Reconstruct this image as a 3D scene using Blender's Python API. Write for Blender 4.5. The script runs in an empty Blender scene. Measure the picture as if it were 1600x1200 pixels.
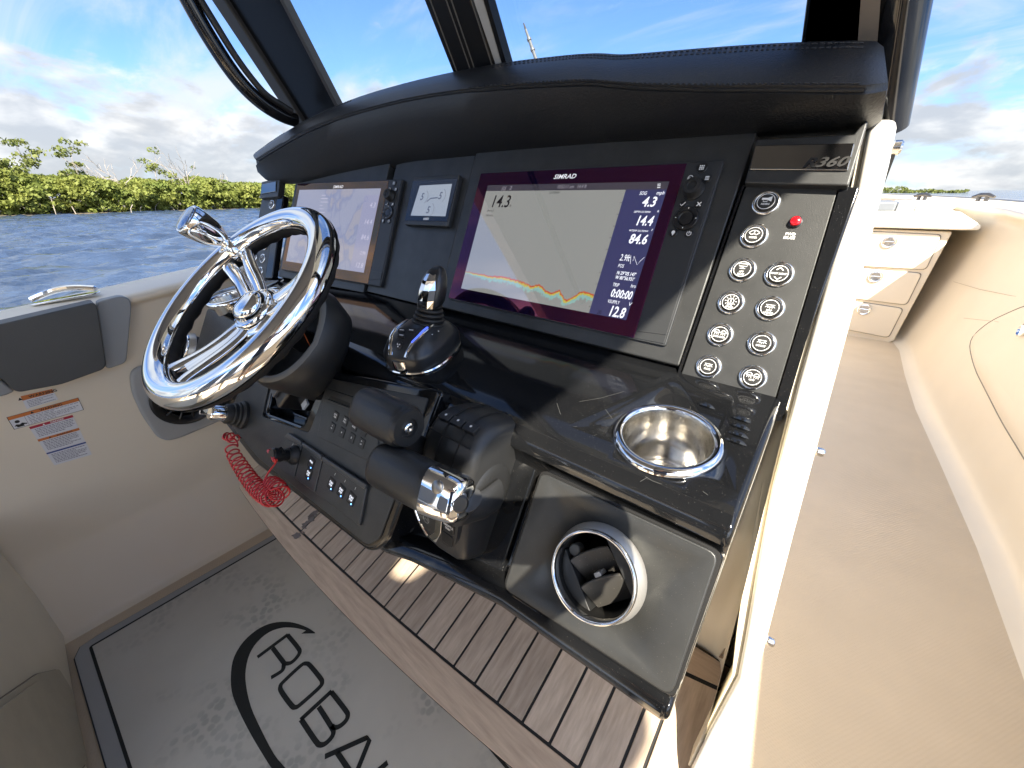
import bpy, bmesh, math, random
import numpy as np
from mathutils import Vector, Matrix
random.seed(4); RNG = np.random.default_rng(5)
SC = bpy.context.scene; COL = SC.collection
rad = math.radians

# ------------------------------------------------------------------ camera
YAW, PITCH, ROLL, FPX, CAMZ = 0.68462, 0.46057, -0.00719, 600.0, 1.15
_f = np.array([-math.sin(YAW)*math.cos(PITCH), math.cos(YAW)*math.cos(PITCH), -math.sin(PITCH)])
_r = np.array([math.cos(YAW), math.sin(YAW), 0.0]); _u = np.cross(_r, _f)
CR = math.cos(ROLL)*_r + math.sin(ROLL)*_u
CU = -math.sin(ROLL)*_r + math.cos(ROLL)*_u
CW = _f
CP = np.array([0.0, 0.0, CAMZ])
cam = bpy.data.cameras.new('camera'); camo = bpy.data.objects.new('camera', cam); COL.objects.link(camo)
cam.sensor_width = 36; cam.lens = FPX/1600*36; cam.clip_start = 0.02; cam.clip_end = 6000
camo.matrix_world = Matrix(((CR[0], CU[0], -CW[0], CP[0]), (CR[1], CU[1], -CW[1], CP[1]), (CR[2], CU[2], -CW[2], CP[2]), (0, 0, 0, 1)))
SC.camera = camo

# ------------------------------------------------------------------ light
SUN = np.array([0.50, -0.48, 0.72]); SUN = SUN/np.linalg.norm(SUN)
SUN_EL = math.asin(SUN[2]); SUN_AZ = math.atan2(SUN[0], SUN[1])
sl = bpy.data.lights.new('sun', 'SUN'); so = bpy.data.objects.new('sun', sl); COL.objects.link(so)
sl.energy = 3.4; sl.angle = rad(0.53); sl.color = (1.0, 0.91, 0.76)
so.rotation_euler = Vector(SUN).to_track_quat('Z', 'Y').to_euler(); so.location = (3, -3, 6)
SC.view_settings.view_transform = 'Standard'; SC.view_settings.look = 'None'
SC.view_settings.exposure = 2.2; SC.view_settings.gamma = 1.0; SC.view_settings.use_curve_mapping = False
SC.cycles.max_bounces = 10; SC.cycles.glossy_bounces = 6; SC.cycles.diffuse_bounces = 5; SC.cycles.transparent_max_bounces = 24

W = bpy.data.worlds.new('World'); SC.world = W; W.use_nodes = True
def build_world():
    nt = W.node_tree; N = nt.nodes; L = nt.links; N.clear()
    out = N.new('ShaderNodeOutputWorld'); bg = N.new('ShaderNodeBackground'); bg.inputs['Strength'].default_value = 0.072
    sky = N.new('ShaderNodeTexSky'); sky.sky_type = 'NISHITA'; sky.sun_disc = False
    sky.sun_elevation = SUN_EL; sky.sun_rotation = SUN_AZ; sky.altitude = 0; sky.air_density = 1.0; sky.dust_density = 0.6; sky.ozone_density = 1.6
    tc = N.new('ShaderNodeTexCoord'); sep = N.new('ShaderNodeSeparateXYZ'); L.new(tc.outputs['Generated'], sep.inputs[0])
    def math_(op, a, b=None, c=None, clamp=False):
        n = N.new('ShaderNodeMath'); n.operation = op; n.use_clamp = clamp
        for i, v in enumerate((a, b, c)):
            if v is None: continue
            if hasattr(v, 'is_linked') or hasattr(v, 'links'): L.new(v, n.inputs[i])
            else: n.inputs[i].default_value = v
        return n.outputs[0]
    def ss(x, a, b):
        n = N.new('ShaderNodeMapRange'); n.interpolation_type = 'SMOOTHSTEP'; n.inputs[1].default_value = a; n.inputs[2].default_value = b
        L.new(x, n.inputs[0]); return n.outputs[0]
    def noise(vec, scale, detail, rough, dist=0.0):
        n = N.new('ShaderNodeTexNoise'); n.inputs['Scale'].default_value = scale; n.inputs['Detail'].default_value = detail
        n.inputs['Roughness'].default_value = rough; n.inputs['Distortion'].default_value = dist; L.new(vec, n.inputs['Vector']); return n.outputs[0]
    def mix(f, a, b):
        n = N.new('ShaderNodeMix'); n.data_type = 'RGBA'
        if hasattr(f, 'links'): L.new(f, n.inputs[0])
        else: n.inputs[0].default_value = f
        for k, v in ((6, a), (7, b)):
            if hasattr(v, 'links'): L.new(v, n.inputs[k])
            else: n.inputs[k].default_value = (*v, 1)
        return n.outputs[2]
    z = math_('MAXIMUM', sep.outputs[2], 0.0)
    # cirrus: on a high flat layer
    inv = math_('DIVIDE', 1.0, math_('ADD', z, 0.16))
    cv = N.new('ShaderNodeCombineXYZ'); L.new(math_('MULTIPLY', sep.outputs[0], inv), cv.inputs[0]); L.new(math_('MULTIPLY', sep.outputs[1], inv), cv.inputs[1])
    mp = N.new('ShaderNodeMapping'); mp.inputs['Rotation'].default_value = (0, 0, rad(62)); mp.inputs['Scale'].default_value = (0.75, 2.1, 1); mp.inputs['Location'].default_value = (3.1, 0.4, 0)
    L.new(cv.outputs[0], mp.inputs[0])
    c1 = noise(mp.outputs[0], 0.9, 9, 0.6, 0.7)
    c2 = noise(mp.outputs[0], 0.5, 3, 0.5, 0.2)
    cir = math_('MULTIPLY', ss(math_('ADD', math_('MULTIPLY', c1, 0.62), math_('MULTIPLY', c2, 0.5)), 0.49, 0.72), 0.92)
    # cumulus: banks low over the horizon
    mp2 = N.new('ShaderNodeMapping'); mp2.inputs['Scale'].default_value = (1, 1, 2.3); mp2.inputs['Location'].default_value = (0.35, 1.7, 0.2); L.new(tc.outputs['Generated'], mp2.inputs[0])
    k1 = noise(mp2.outputs[0], 8.5, 8, 0.56, 0.25)
    k2 = noise(mp2.outputs[0], 1.6, 2, 0.5, 0.0)
    kk = math_('ADD', math_('MULTIPLY', k1, 0.75), math_('MULTIPLY', k2, 0.4))
    bias = math_('MULTIPLY', ss(z, 0.08, 0.34), 0.34)
    dens = math_('SUBTRACT', kk, bias)
    cum = ss(dens, 0.46, 0.60)
    # the undersides, seen thick on, are greyer than the edges
    mp3 = N.new('ShaderNodeMapping'); mp3.inputs['Scale'].default_value = (1, 1, 2.3); mp3.inputs['Location'].default_value = (0.35, 1.7, 0.28); L.new(tc.outputs['Generated'], mp3.inputs[0])
    k3 = noise(mp3.outputs[0], 8.5, 5, 0.5, 0.25)
    shade = ss(math_('ADD', math_('MULTIPLY', k3, 0.7), math_('MULTIPLY', dens, 0.5)), 0.52, 0.74)
    ccol = mix(shade, (3.7, 3.65, 3.55), (2.0, 2.1, 2.25))
    tn = N.new('ShaderNodeMix'); tn.data_type = 'RGBA'; tn.blend_type = 'MULTIPLY'; tn.inputs[0].default_value = 1.0; L.new(sky.outputs[0], tn.inputs[6]); tn.inputs[7].default_value = (0.43, 0.57, 0.80, 1)
    hz = mix(math_('MULTIPLY', ss(z, 0.13, 0.0), 0.35), tn.outputs[2], (2.1, 2.7, 3.4))
    # clouds are brighter on the sun's side of the sky (forward scattering)
    dp = N.new('ShaderNodeVectorMath'); dp.operation = 'DOT_PRODUCT'; L.new(tc.outputs['Generated'], dp.inputs[0]); dp.inputs[1].default_value = tuple(float(v) for v in SUN)
    glow = math_('ADD', math_('MULTIPLY', math_('POWER', math_('MAXIMUM', dp.outputs['Value'], 0.0), 2.0), 5.0), 1.0)
    gv = N.new('ShaderNodeCombineColor'); [L.new(glow, gv.inputs[i]) for i in range(3)]
    cm = N.new('ShaderNodeMix'); cm.data_type = 'RGBA'; cm.blend_type = 'MULTIPLY'; cm.clamp_result = False; cm.inputs[0].default_value = 1.0; L.new(ccol, cm.inputs[6]); L.new(gv.outputs[0], cm.inputs[7]); ccol = cm.outputs[2]
    cm2 = N.new('ShaderNodeMix'); cm2.data_type = 'RGBA'; cm2.blend_type = 'MULTIPLY'; cm2.clamp_result = False; cm2.inputs[0].default_value = 1.0; cm2.inputs[6].default_value = (2.75, 2.95, 3.2, 1); L.new(gv.outputs[0], cm2.inputs[7])
    a = mix(cir, hz, cm2.outputs[2])
    b = mix(math_('MULTIPLY', cum, 0.93), a, ccol)
    L.new(b, bg.inputs['Color']); L.new(bg.outputs[0], out.inputs['Surface'])
build_world()

# ------------------------------------------------------------------ frames and helpers
def nrm(v): v = np.asarray(v, float); return v/np.linalg.norm(v)
def ray(px, py): return nrm(CW*FPX + CR*(px-800) - CU*(py-600))
class Frame:
    """A flat working plane in the place: origin o, axes ex, ey in the plane, ez out of it."""
    def __init__(s, o, ex, ey): s.o = np.asarray(o, float); s.ex = nrm(ex); s.ey = nrm(ey); s.ez = np.cross(s.ex, s.ey)
    def P(s, u, v, w=0.0): return s.o + s.ex*u + s.ey*v + s.ez*w
    def at(s, px, py, w=0.0):
        d = ray(px, py); q = s.o + s.ez*w; h = CP + d*(((q-CP)@s.ez)/(d@s.ez)); return h
    def uv(s, px, py, w=0.0):
        h = s.at(px, py, w) - s.o; return (h@s.ex, h@s.ey)
    def uvs(s, pts, w=0.0): return [s.uv(x, y, w) for x, y in pts]
    def sub(s, u, v, w=0.0, rot=0.0):
        c, n = math.cos(rot), math.sin(rot); return Frame(s.P(u, v, w), s.ex*c + s.ey*n, s.ey*c - s.ex*n)
T1 = 0.44846
FAS = Frame((-0.385, 0.570, 1.074), (1, 0, 0), (0, math.sin(T1), math.cos(T1)))
B5 = rad(5.6)
LFA = Frame((-1.048, 0.544, 1.068), (math.cos(B5), math.sin(B5), 0), (-math.sin(B5)*math.sin(T1), math.cos(B5)*math.sin(T1), math.cos(T1)))
LOW = Frame((0, 0.28, 0.859), (1, 0, 0), (0, 0.5, math.cos(rad(30))))
CTR = Frame((0, 0.504, 0.936), (1, 0, 0), (0, math.cos(rad(10)), math.sin(rad(10))))
FS = rad(19.7)
FOOT = Frame((0, 0, 0.35), (1, 0, 0), (0, math.cos(FS), math.sin(FS)))
FLR = Frame((0, 0, 0), (1, 0, 0), (0, 1, 0))
PW = Frame((-1.52, 0, 0), (0, 1, 0), (0, 0, 1))
def plane_y(y): return Frame((0, y, 0), (1, 0, 0), (0, 0, 1))
def plane_x(x): return Frame((x, 0, 0), (0, -1, 0), (0, 0, 1))

class MB:
    def __init__(s): s.v = []; s.f = []
    def add(s, vs, fs):
        b = len(s.v); s.v += [tuple(map(float, p)) for p in vs]; s.f += [tuple(b+i for i in f) for f in fs]; return s
    def prism(s, fr, pts, w0, w1):
        a = sum(pts[i][0]*pts[(i+1) % len(pts)][1]-pts[(i+1) % len(pts)][0]*pts[i][1] for i in range(len(pts)))
        if a < 0: pts = pts[::-1]
        n = len(pts)
        return s.add([fr.P(u, v, w0) for u, v in pts]+[fr.P(u, v, w1) for u, v in pts],
                     [tuple(range(n-1, -1, -1)), tuple(range(n, 2*n))]+[(i, (i+1) % n, n+(i+1) % n, n+i) for i in range(n)])
    def flat(s, fr, pts, w):
        a = sum(pts[i][0]*pts[(i+1) % len(pts)][1]-pts[(i+1) % len(pts)][0]*pts[i][1] for i in range(len(pts)))
        if a < 0: pts = pts[::-1]
        return s.add([fr.P(u, v, w) for u, v in pts], [tuple(range(len(pts)))])
    def frame(s, fr, outer, inner, w0, w1):
        """a picture-frame ring; outer and inner have as many points"""
        n = len(outer); V = [fr.P(u, v, w) for w in (w0, w1) for ring in (outer, inner) for u, v in ring]; F = []
        for i in range(n):
            j = (i+1) % n
            F += [(2*n+i, 2*n+j, 3*n+j, 3*n+i), (i, j, 2*n+j, 2*n+i), (n+j, n+i, 3*n+i, 3*n+j), (j, i, n+i, n+j)]
        return s.add(V, F)
    def box(s, fr, u0, u1, v0, v1, w0, w1): return s.prism(fr, [(u0, v0), (u1, v0), (u1, v1), (u0, v1)], w0, w1)
    def rings(s, R, closed=True, cap0=True, cap1=True):
        m = len(R[0]); V = [p for r in R for p in r]; F = []
        for i in range(len(R)-1):
            for j in range(m if closed else m-1):
                k = (j+1) % m; F.append((i*m+j, i*m+k, (i+1)*m+k, (i+1)*m+j))
        if closed and cap0: F.append(tuple(range(m-1, -1, -1)))
        if closed and cap1: F.append(tuple((len(R)-1)*m+j for j in range(m)))
        return s.add(V, F)
    def lathe(s, o, ax, prof, n=32, cap0=True, cap1=True, sx=1.0, e=2.0, ref=None):
        o = np.asarray(o, float); ax = nrm(ax); h = np.array([0, 0, 1.0]) if abs(ax[2]) < 0.9 else np.array([1.0, 0, 0])
        if ref is not None: h = np.asarray(ref, float)
        a = nrm(np.cross(h, ax)); b = np.cross(ax, a); R = []
        for r, z in prof:
            r = max(r, 1e-5); ring = []
            for i in range(n):
                t = 2*math.pi*i/n; c, q = math.cos(t), math.sin(t)
                c, q = math.copysign(abs(c)**(2/e), c), math.copysign(abs(q)**(2/e), q)
                ring.append(o+ax*z+a*r*sx*c+b*r*q)
            R.append(ring)
        return s.rings(R, True, cap0, cap1)
    def tube(s, path, ra, rb=None, n=10, closed=False, up=(0, 0, 1), caps=True):
        P = [np.asarray(p, float) for p in path]; m = len(P); R = []; up = np.asarray(up, float)
        for i in range(m):
            if closed: t = P[(i+1) % m]-P[i-1]
            else: t = P[min(i+1, m-1)]-P[max(i-1, 0)]
            t = nrm(t); a = np.cross(up, t)
            if np.linalg.norm(a) < 1e-3: a = np.cross((1, 0, 0.01), t)
            a = nrm(a); b = np.cross(t, a)
            r1 = ra[i] if hasattr(ra, '__len__') else ra
            r2 = r1 if rb is None else (rb[i] if hasattr(rb, '__len__') else rb)
            R.append([P[i]+a*r1*math.cos(2*math.pi*k/n)+b*r2*math.sin(2*math.pi*k/n) for k in range(n)])
        if closed: R.append(R[0]); return s.rings(R, True, False, False)
        return s.rings(R, True, caps, caps)
    def grid(s, G):
        n, m = len(G), len(G[0]); return s.add([p for r in G for p in r], [(i*m+j, i*m+j+1, (i+1)*m+j+1, (i+1)*m+j) for i in range(n-1) for j in range(m-1)])

def rrect(cx, cy, w, h, r, n=5):
    P = []
    for sx, sy, a0 in ((1, 1, 0), (-1, 1, 90), (-1, -1, 180), (1, -1, 270)):
        for i in range(n+1):
            a = rad(a0+90*i/n); P.append((cx+sx*(w/2-r)+r*math.cos(a), cy+sy*(h/2-r)+r*math.sin(a)))
    return P
def rpoly(pts, r, n=4):
    """rounds the corners of a polygon"""
    out = []; m = len(pts); rr = r if hasattr(r, '__len__') else [r]*m
    for i in range(m):
        p = np.array(pts[i]); a = np.array(pts[i-1])-p; b = np.array(pts[(i+1) % m])-p
        la, lb = np.linalg.norm(a), np.linalg.norm(b); k = min(rr[i], la*0.45, lb*0.45)
        if k < 1e-6: out.append(tuple(p)); continue
        s, e = p+a/la*k, p+b/lb*k
        for j in range(n+1):
            t = j/n; out.append(tuple((1-t)**2*s+2*t*(1-t)*p+t*t*e))
    return out
def spline(pts, n=6, closed=False):
    P = [np.asarray(p, float) for p in pts]; m = len(P); out = []
    for i in range(m if closed else m-1):
        g = (lambda k: P[k % m]) if closed else (lambda k: P[min(max(k, 0), m-1)])
        a, b, c, d = g(i-1), g(i), g(i+1), g(i+2)
        for j in range(n):
            t = j/n; out.append(0.5*((2*b)+(-a+c)*t+(2*a-5*b+4*c-d)*t*t+(-a+3*b-3*c+d)*t**3))
    if not closed: out.append(P[-1])
    return out
def circ(r, n=24, cx=0.0, cy=0.0): return [(cx+r*math.cos(2*math.pi*i/n), cy+r*math.sin(2*math.pi*i/n)) for i in range(n)]

ORG = {}
def tag(o, label=None, cat=None, group=None, kind=None):
    if label: o['label'] = label
    if cat: o['category'] = cat
    if group: o['group'] = group
    if kind: o['kind'] = kind
    return o
def thing(name, label, cat, loc, group=None):
    o = bpy.data.objects.new(name, None); o.empty_display_size = 0.05; COL.objects.link(o); o.location = [float(x) for x in loc]
    ORG[o.name] = np.asarray(loc, float); return tag(o, label, cat, group)
def obj(name, mb, mat, parent=None, bevel=0, seg=2, ang=35, smooth=True, label=None, kind=None, loc=None, blim=40, sub=0, cyl=False):
    org = ORG[parent.name] if parent is not None else (np.asarray(loc, float) if loc is not None else np.zeros(3))
    me = bpy.data.meshes.new(name); V = np.array(mb.v)-org
    me.from_pydata(V.tolist(), [], mb.f); me.update()
    mats = mat if isinstance(mat, (list, tuple)) else [mat]
    for m in mats: me.materials.append(m)
    if smooth:
        me.polygons.foreach_set('use_smooth', [True]*len(me.polygons))
        if ang < 180: me.set_sharp_from_angle(angle=rad(ang))
    o = bpy.data.objects.new(name, me); COL.objects.link(o)
    if parent is not None: o.parent = parent; ORG[o.name] = org
    else: o.location = org.tolist(); ORG[o.name] = org
    if sub:
        q = o.modifiers.new('s', 'SUBSURF'); q.levels = sub; q.render_levels = sub
    if bevel:
        q = o.modifiers.new('b', 'BEVEL'); q.width = bevel; q.segments = seg; q.limit_method = 'ANGLE'; q.angle_limit = rad(blim); q.harden_normals = smooth and not cyl; q.use_clamp_overlap = True
    if label: o['label'] = label
    if kind: o['kind'] = kind
    return o

# flat lettering
_TX = {}
def glyphs(s, shear=0.0, bold=0.0):
    k = (s, shear, bold)
    if k not in _TX:
        c = bpy.data.curves.new('lettering', 'FONT'); c.body = s; c.shear = shear; c.offset = bold; c.resolution_u = 2; c.align_x = 'LEFT'
        o = bpy.data.objects.new('lettering', c); m = bpy.data.meshes.new_from_object(o)
        V = np.array([v.co[:2] for v in m.vertices]) if len(m.vertices) else np.zeros((0, 2)); F = [tuple(p.vertices) for p in m.polygons]
        bpy.data.objects.remove(o); bpy.data.curves.remove(c); bpy.data.meshes.remove(m)
        _TX[k] = (V, F, V[:, 0].max() if len(V) else 0)
    return _TX[k]
def text(mb, fr, s, u, v, size, w, align='L', shear=0.0, bold=0.0, sx=1.0):
    """baseline at (u, v); size = height of a capital"""
    V, F, wd = glyphs(s, shear, bold); k = size/0.70; off = {'L': 0, 'C': -wd/2, 'R': -wd}[align]
    return mb.add([fr.P(u+(x+off)*k*sx, v+y*k, w) for x, y in V], F)
def line2(mb, fr, pts, th, w, h=0.0, closed=False):
    """a flat stroke of width th along a 2-D path"""
    P = [np.array(p, float) for p in pts]; m = len(P); L, R = [], []
    for i in range(m):
        t = (P[(i+1) % m]-P[i-1]) if closed else (P[min(i+1, m-1)]-P[max(i-1, 0)])
        t = t/np.linalg.norm(t); n = np.array([-t[1], t[0]])*th/2; L.append(P[i]+n); R.append(P[i]-n)
    k = m if closed else m-1
    V = [fr.P(*p, w) for p in L]+[fr.P(*p, w) for p in R]
    F = [(m+i, m+(i+1) % m, (i+1) % m, i) for i in range(k)]
    return mb.add(V, F)

# ------------------------------------------------------------------ materials
_M = {}
def mat(name, col, rough=0.5, metal=0.0, spec=0.5, bump=0.0, bscale=200, vary=0.0, vscale=6, vcol=None, rvary=0.0, emit=None, estr=0.0, coat=0.0, crough=0.05, noise2=None, film=None, tint=None, dust=0.0, coords='Object', stretch=(1, 1, 1), bdist=0.002, ior=None, detail=4):
    if name in _M: return _M[name]
    m = bpy.data.materials.new(name); m.use_nodes = True; nt = m.node_tree; N = nt.nodes; L = nt.links
    p = N['Principled BSDF']; p.inputs['Base Color'].default_value = (*col, 1); p.inputs['Roughness'].default_value = rough
    p.inputs['Metallic'].default_value = metal; p.inputs['Specular IOR Level'].default_value = spec
    p.inputs['Coat Weight'].default_value = coat; p.inputs['Coat Roughness'].default_value = crough
    if ior: p.inputs['IOR'].default_value = ior
    if tint: p.inputs['Specular Tint'].default_value = (*tint, 1)
    if film: p.inputs['Thin Film Thickness'].default_value = film[0]; p.inputs['Thin Film IOR'].default_value = film[1]
    if emit: p.inputs['Emission Color'].default_value = (*emit, 1); p.inputs['Emission Strength'].default_value = estr
    tc = N.new('ShaderNodeTexCoord'); src = tc.outputs[coords]
    if stretch != (1, 1, 1):
        mp = N.new('ShaderNodeMapping'); mp.inputs['Scale'].default_value = stretch; L.new(src, mp.inputs[0]); src = mp.outputs[0]
    def noise(sc, det=detail, ro=0.55):
        n = N.new('ShaderNodeTexNoise'); n.inputs['Scale'].default_value = sc; n.inputs['Detail'].default_value = det; n.inputs['Roughness'].default_value = ro; L.new(src, n.inputs['Vector']); return n.outputs[0]
    if vary or vcol:
        n = noise(vscale); r = N.new('ShaderNodeMapRange'); r.inputs[1].default_value = 0.3; r.inputs[2].default_value = 0.72; L.new(n, r.inputs[0])
        mx = N.new('ShaderNodeMix'); mx.data_type = 'RGBA'; L.new(r.outputs[0], mx.inputs[0])
        c2 = vcol if vcol else tuple(min(1, c*(1+vary)) for c in col)
        c1 = tuple(c*(1-vary) for c in col) if not vcol else col
        mx.inputs[6].default_value = (*c1, 1); mx.inputs[7].default_value = (*c2, 1); L.new(mx.outputs[2], p.inputs['Base Color'])
    if dust:
        v = N.new('ShaderNodeTexVoronoi'); v.inputs['Scale'].default_value = 420; L.new(tc.outputs['Object'], v.inputs['Vector'])
        a = N.new('ShaderNodeMapRange'); a.inputs[1].default_value = 0.14; a.inputs[2].default_value = 0.08; L.new(v.outputs['Distance'], a.inputs[0])
        k = N.new('ShaderNodeMapRange'); k.inputs[1].default_value = 0.52; k.inputs[2].default_value = 0.72; L.new(noise(11, 5), k.inputs[0])
        sp = N.new('ShaderNodeSeparateColor'); L.new(v.outputs['Color'], sp.inputs[0]); g = N.new('ShaderNodeMath'); g.operation = 'GREATER_THAN'; g.inputs[1].default_value = 0.55; L.new(sp.outputs[0], g.inputs[0])
        h = N.new('ShaderNodeMath'); h.operation = 'MULTIPLY'; L.new(a.outputs[0], h.inputs[0]); L.new(g.outputs[0], h.inputs[1])
        h2 = N.new('ShaderNodeMath'); h2.operation = 'MULTIPLY'; h2.inputs[1].default_value = dust; L.new(h.outputs[0], h2.inputs[0])
        h3 = N.new('ShaderNodeMath'); h3.operation = 'MULTIPLY_ADD'; h3.inputs[1].default_value = dust*0.035; L.new(k.outputs[0], h3.inputs[0]); L.new(h2.outputs[0], h3.inputs[2])
        mx = N.new('ShaderNodeMix'); mx.data_type = 'RGBA'; L.new(h3.outputs[0], mx.inputs[0]); mx.inputs[7].default_value = (0.42, 0.40, 0.36, 1)
        if p.inputs['Base Color'].links: L.new(p.inputs['Base Color'].links[0].from_socket, mx.inputs[6])
        else: mx.inputs[6].default_value = (*col, 1)
        L.new(mx.outputs[2], p.inputs['Base Color'])
    if rvary:
        n = noise(vscale*1.7); r = N.new('ShaderNodeMapRange'); r.inputs[1].default_value = 0.3; r.inputs[2].default_value = 0.7
        r.inputs[3].default_value = max(0, rough-rvary); r.inputs[4].default_value = rough+rvary; L.new(n, r.inputs[0]); L.new(r.outputs[0], p.inputs['Roughness'])
    if bump:
        b = N.new('ShaderNodeBump'); b.inputs['Strength'].default_value = bump; b.inputs['Distance'].default_value = bdist; L.new(noise(bscale, 3), b.inputs['Height']); L.new(b.outputs[0], p.inputs['Normal'])
    _M[name] = m; return m
GEL = lambda: mat('white_gelcoat', (0.80, 0.775, 0.70), 0.18, vary=0.02, vscale=3, coat=0.3)
CREAM = lambda: mat('cream_gelcoat', (0.76, 0.675, 0.54), 0.36, vary=0.035, vscale=2.5, bump=0.12, bscale=900, bdist=0.001)
BGLOSS = lambda: mat('black_gloss_gelcoat', (0.0075, 0.008, 0.009), 0.07, spec=0.5, rvary=0.025, vscale=9, bump=0.02, bscale=25, bdist=0.0015, dust=0.22)
DTEX = lambda: mat('charcoal_textured_panel', (0.062, 0.064, 0.064), 0.40, metal=0.6, bump=0.35, bscale=1300, bdist=0.0006, vary=0.12, vscale=30, dust=0.22)
DPLA = lambda: mat('black_moulded_plastic', (0.017, 0.0175, 0.018), 0.42, bump=0.2, bscale=1100, bdist=0.0005)
BPLA = lambda: mat('smooth_black_plastic', (0.012, 0.012, 0.013), 0.28)
RUB = lambda: mat('black_rubber', (0.012, 0.012, 0.012), 0.55, bump=0.25, bscale=800, bdist=0.0006)
CHR = lambda: mat('polished_chrome', (0.86, 0.86, 0.85), 0.035, metal=1.0, rvary=0.02, vscale=14)
SST = lambda: mat('brushed_stainless', (0.72, 0.70, 0.66), 0.16, metal=1.0, rvary=0.07, vscale=30)
WHT = lambda: mat('white_print', (0.78, 0.78, 0.76), 0.5)
GRYP = lambda: mat('grey_print', (0.30, 0.31, 0.31), 0.5)
BLK = lambda: mat('matt_black', (0.006, 0.006, 0.006), 0.6)
VIN = lambda: mat('black_vinyl', (0.0095, 0.0105, 0.0125), 0.40, spec=0.5, bump=0.55, bscale=420, bdist=0.0012, vary=0.15, vscale=5)

# ================================================================== SETTING
# ---- water
def build_water():
    def axis(lo, hi, step, far): 
        a = list(np.arange(lo, hi, step)); d = step; x = a[-1]
        while x < far: d *= 1.28; x += d; a.append(x)
        d = step; x = a[0]; b = []
        while x > -far: d *= 1.28; x -= d; b.append(x)
        return np.array(b[::-1]+a)
    X = axis(-62, -1.5, 0.17, 4000); Y = axis(-9, 46, 0.2, 4000)
    gx, gy = np.meshgrid(X, Y, indexing='ij'); z = np.zeros_like(gx); r = np.random.default_rng(3)
    for i in range(34):
        lam = 0.36*1.13**(i*0.62); k = 2*math.pi/lam; th = rad(205)+r.normal(0, 0.55); ph = r.uniform(0, 6.28)
        wx = gx+0.25*np.sin(gy*0.7+i); wy = gy+0.25*np.sin(gx*0.6-i)
        s = np.sin(k*(wx*math.cos(th)+wy*math.sin(th))+ph); z += (0.0205*lam**0.60)*(s+0.35*np.abs(s))*0.5
    d = np.hypot(gx+30, gy-15); z *= np.clip(1.6-d/75, 0, 1)
    n, m = gx.shape; V = np.stack([gx, gy, z-0.47], -1).reshape(-1, 3); I = np.arange(n*m).reshape(n, m)
    F = np.stack([I[:-1, :-1], I[1:, :-1], I[1:, 1:], I[:-1, 1:]], -1).reshape(-1, 4)
    me = bpy.data.meshes.new('water'); me.from_pydata(V.tolist(), [], F.tolist()); me.polygons.foreach_set('use_smooth', [True]*len(me.polygons))
    ma = mat('river_water', (0.030, 0.048, 0.085), 0.08, spec=0.5, ior=1.33, vary=0.25, vscale=0.4)
    nt = ma.node_tree; p = nt.nodes['Principled BSDF']; tc = nt.nodes.new('ShaderNodeTexCoord'); prev = None
    for sc, st, di in ((6.5, 0.7, 0.05), (2.2, 0.8, 0.12)):
        mp = nt.nodes.new('ShaderNodeMapping'); mp.inputs['Scale'].default_value = (1.0, 0.55, 1); mp.inputs['Rotation'].default_value = (0, 0, rad(20)); nt.links.new(tc.outputs['Object'], mp.inputs[0])
        nn = nt.nodes.new('ShaderNodeTexNoise'); nn.inputs['Scale'].default_value = sc; nn.inputs['Detail'].default_value = 4; nt.links.new(mp.outputs[0], nn.inputs['Vector'])
        b = nt.nodes.new('ShaderNodeBump'); b.inputs['Strength'].default_value = st; b.inputs['Distance'].default_value = di; nt.links.new(nn.outputs[0], b.inputs['Height'])
        if prev: nt.links.new(prev.outputs[0], b.inputs['Normal'])
        prev = b
    nt.links.new(prev.outputs[0], p.inputs['Normal']); me.materials.append(ma)
    o = bpy.data.objects.new('water', me); COL.objects.link(o); tag(o, 'blue grey rippled river water running to the far bank', kind='structure')
build_water()

# ---- far bank: mud, mangrove belt, taller trees, bare trees
def leafmat(name, a, b, sc):
    m = mat(name, a, 0.6, vcol=b, vscale=sc, spec=0.25); p = m.node_tree.nodes['Principled BSDF']; 
    nt = m.node_tree; tl = nt.nodes.new('ShaderNodeBsdfTranslucent'); mx = nt.nodes.new('ShaderNodeMixShader'); mx.inputs[0].default_value = 0.35; nt.links.new(p.inputs['Base Color'].links[0].from_socket, tl.inputs[0])
    out = [n for n in nt.nodes if n.type == 'OUTPUT_MATERIAL'][0]; nt.links.new(p.outputs[0], mx.inputs[1]); nt.links.new(tl.outputs[0], mx.inputs[2]); nt.links.new(mx.outputs[0], out.inputs[0]); return m
LEAF = leafmat('mangrove_leaves', (0.115, 0.155, 0.032), (0.27, 0.285, 0.065), 0.35)
LEAF2 = leafmat('tree_leaves', (0.11, 0.15, 0.035), (0.22, 0.23, 0.07), 0.7)
BARK = mat('grey_bark', (0.30, 0.26, 0.215), 0.8, vary=0.3, vscale=3)
DEADW = mat('bleached_wood', (0.33, 0.29, 0.25), 0.8, vary=0.2, vscale=3)
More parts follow.
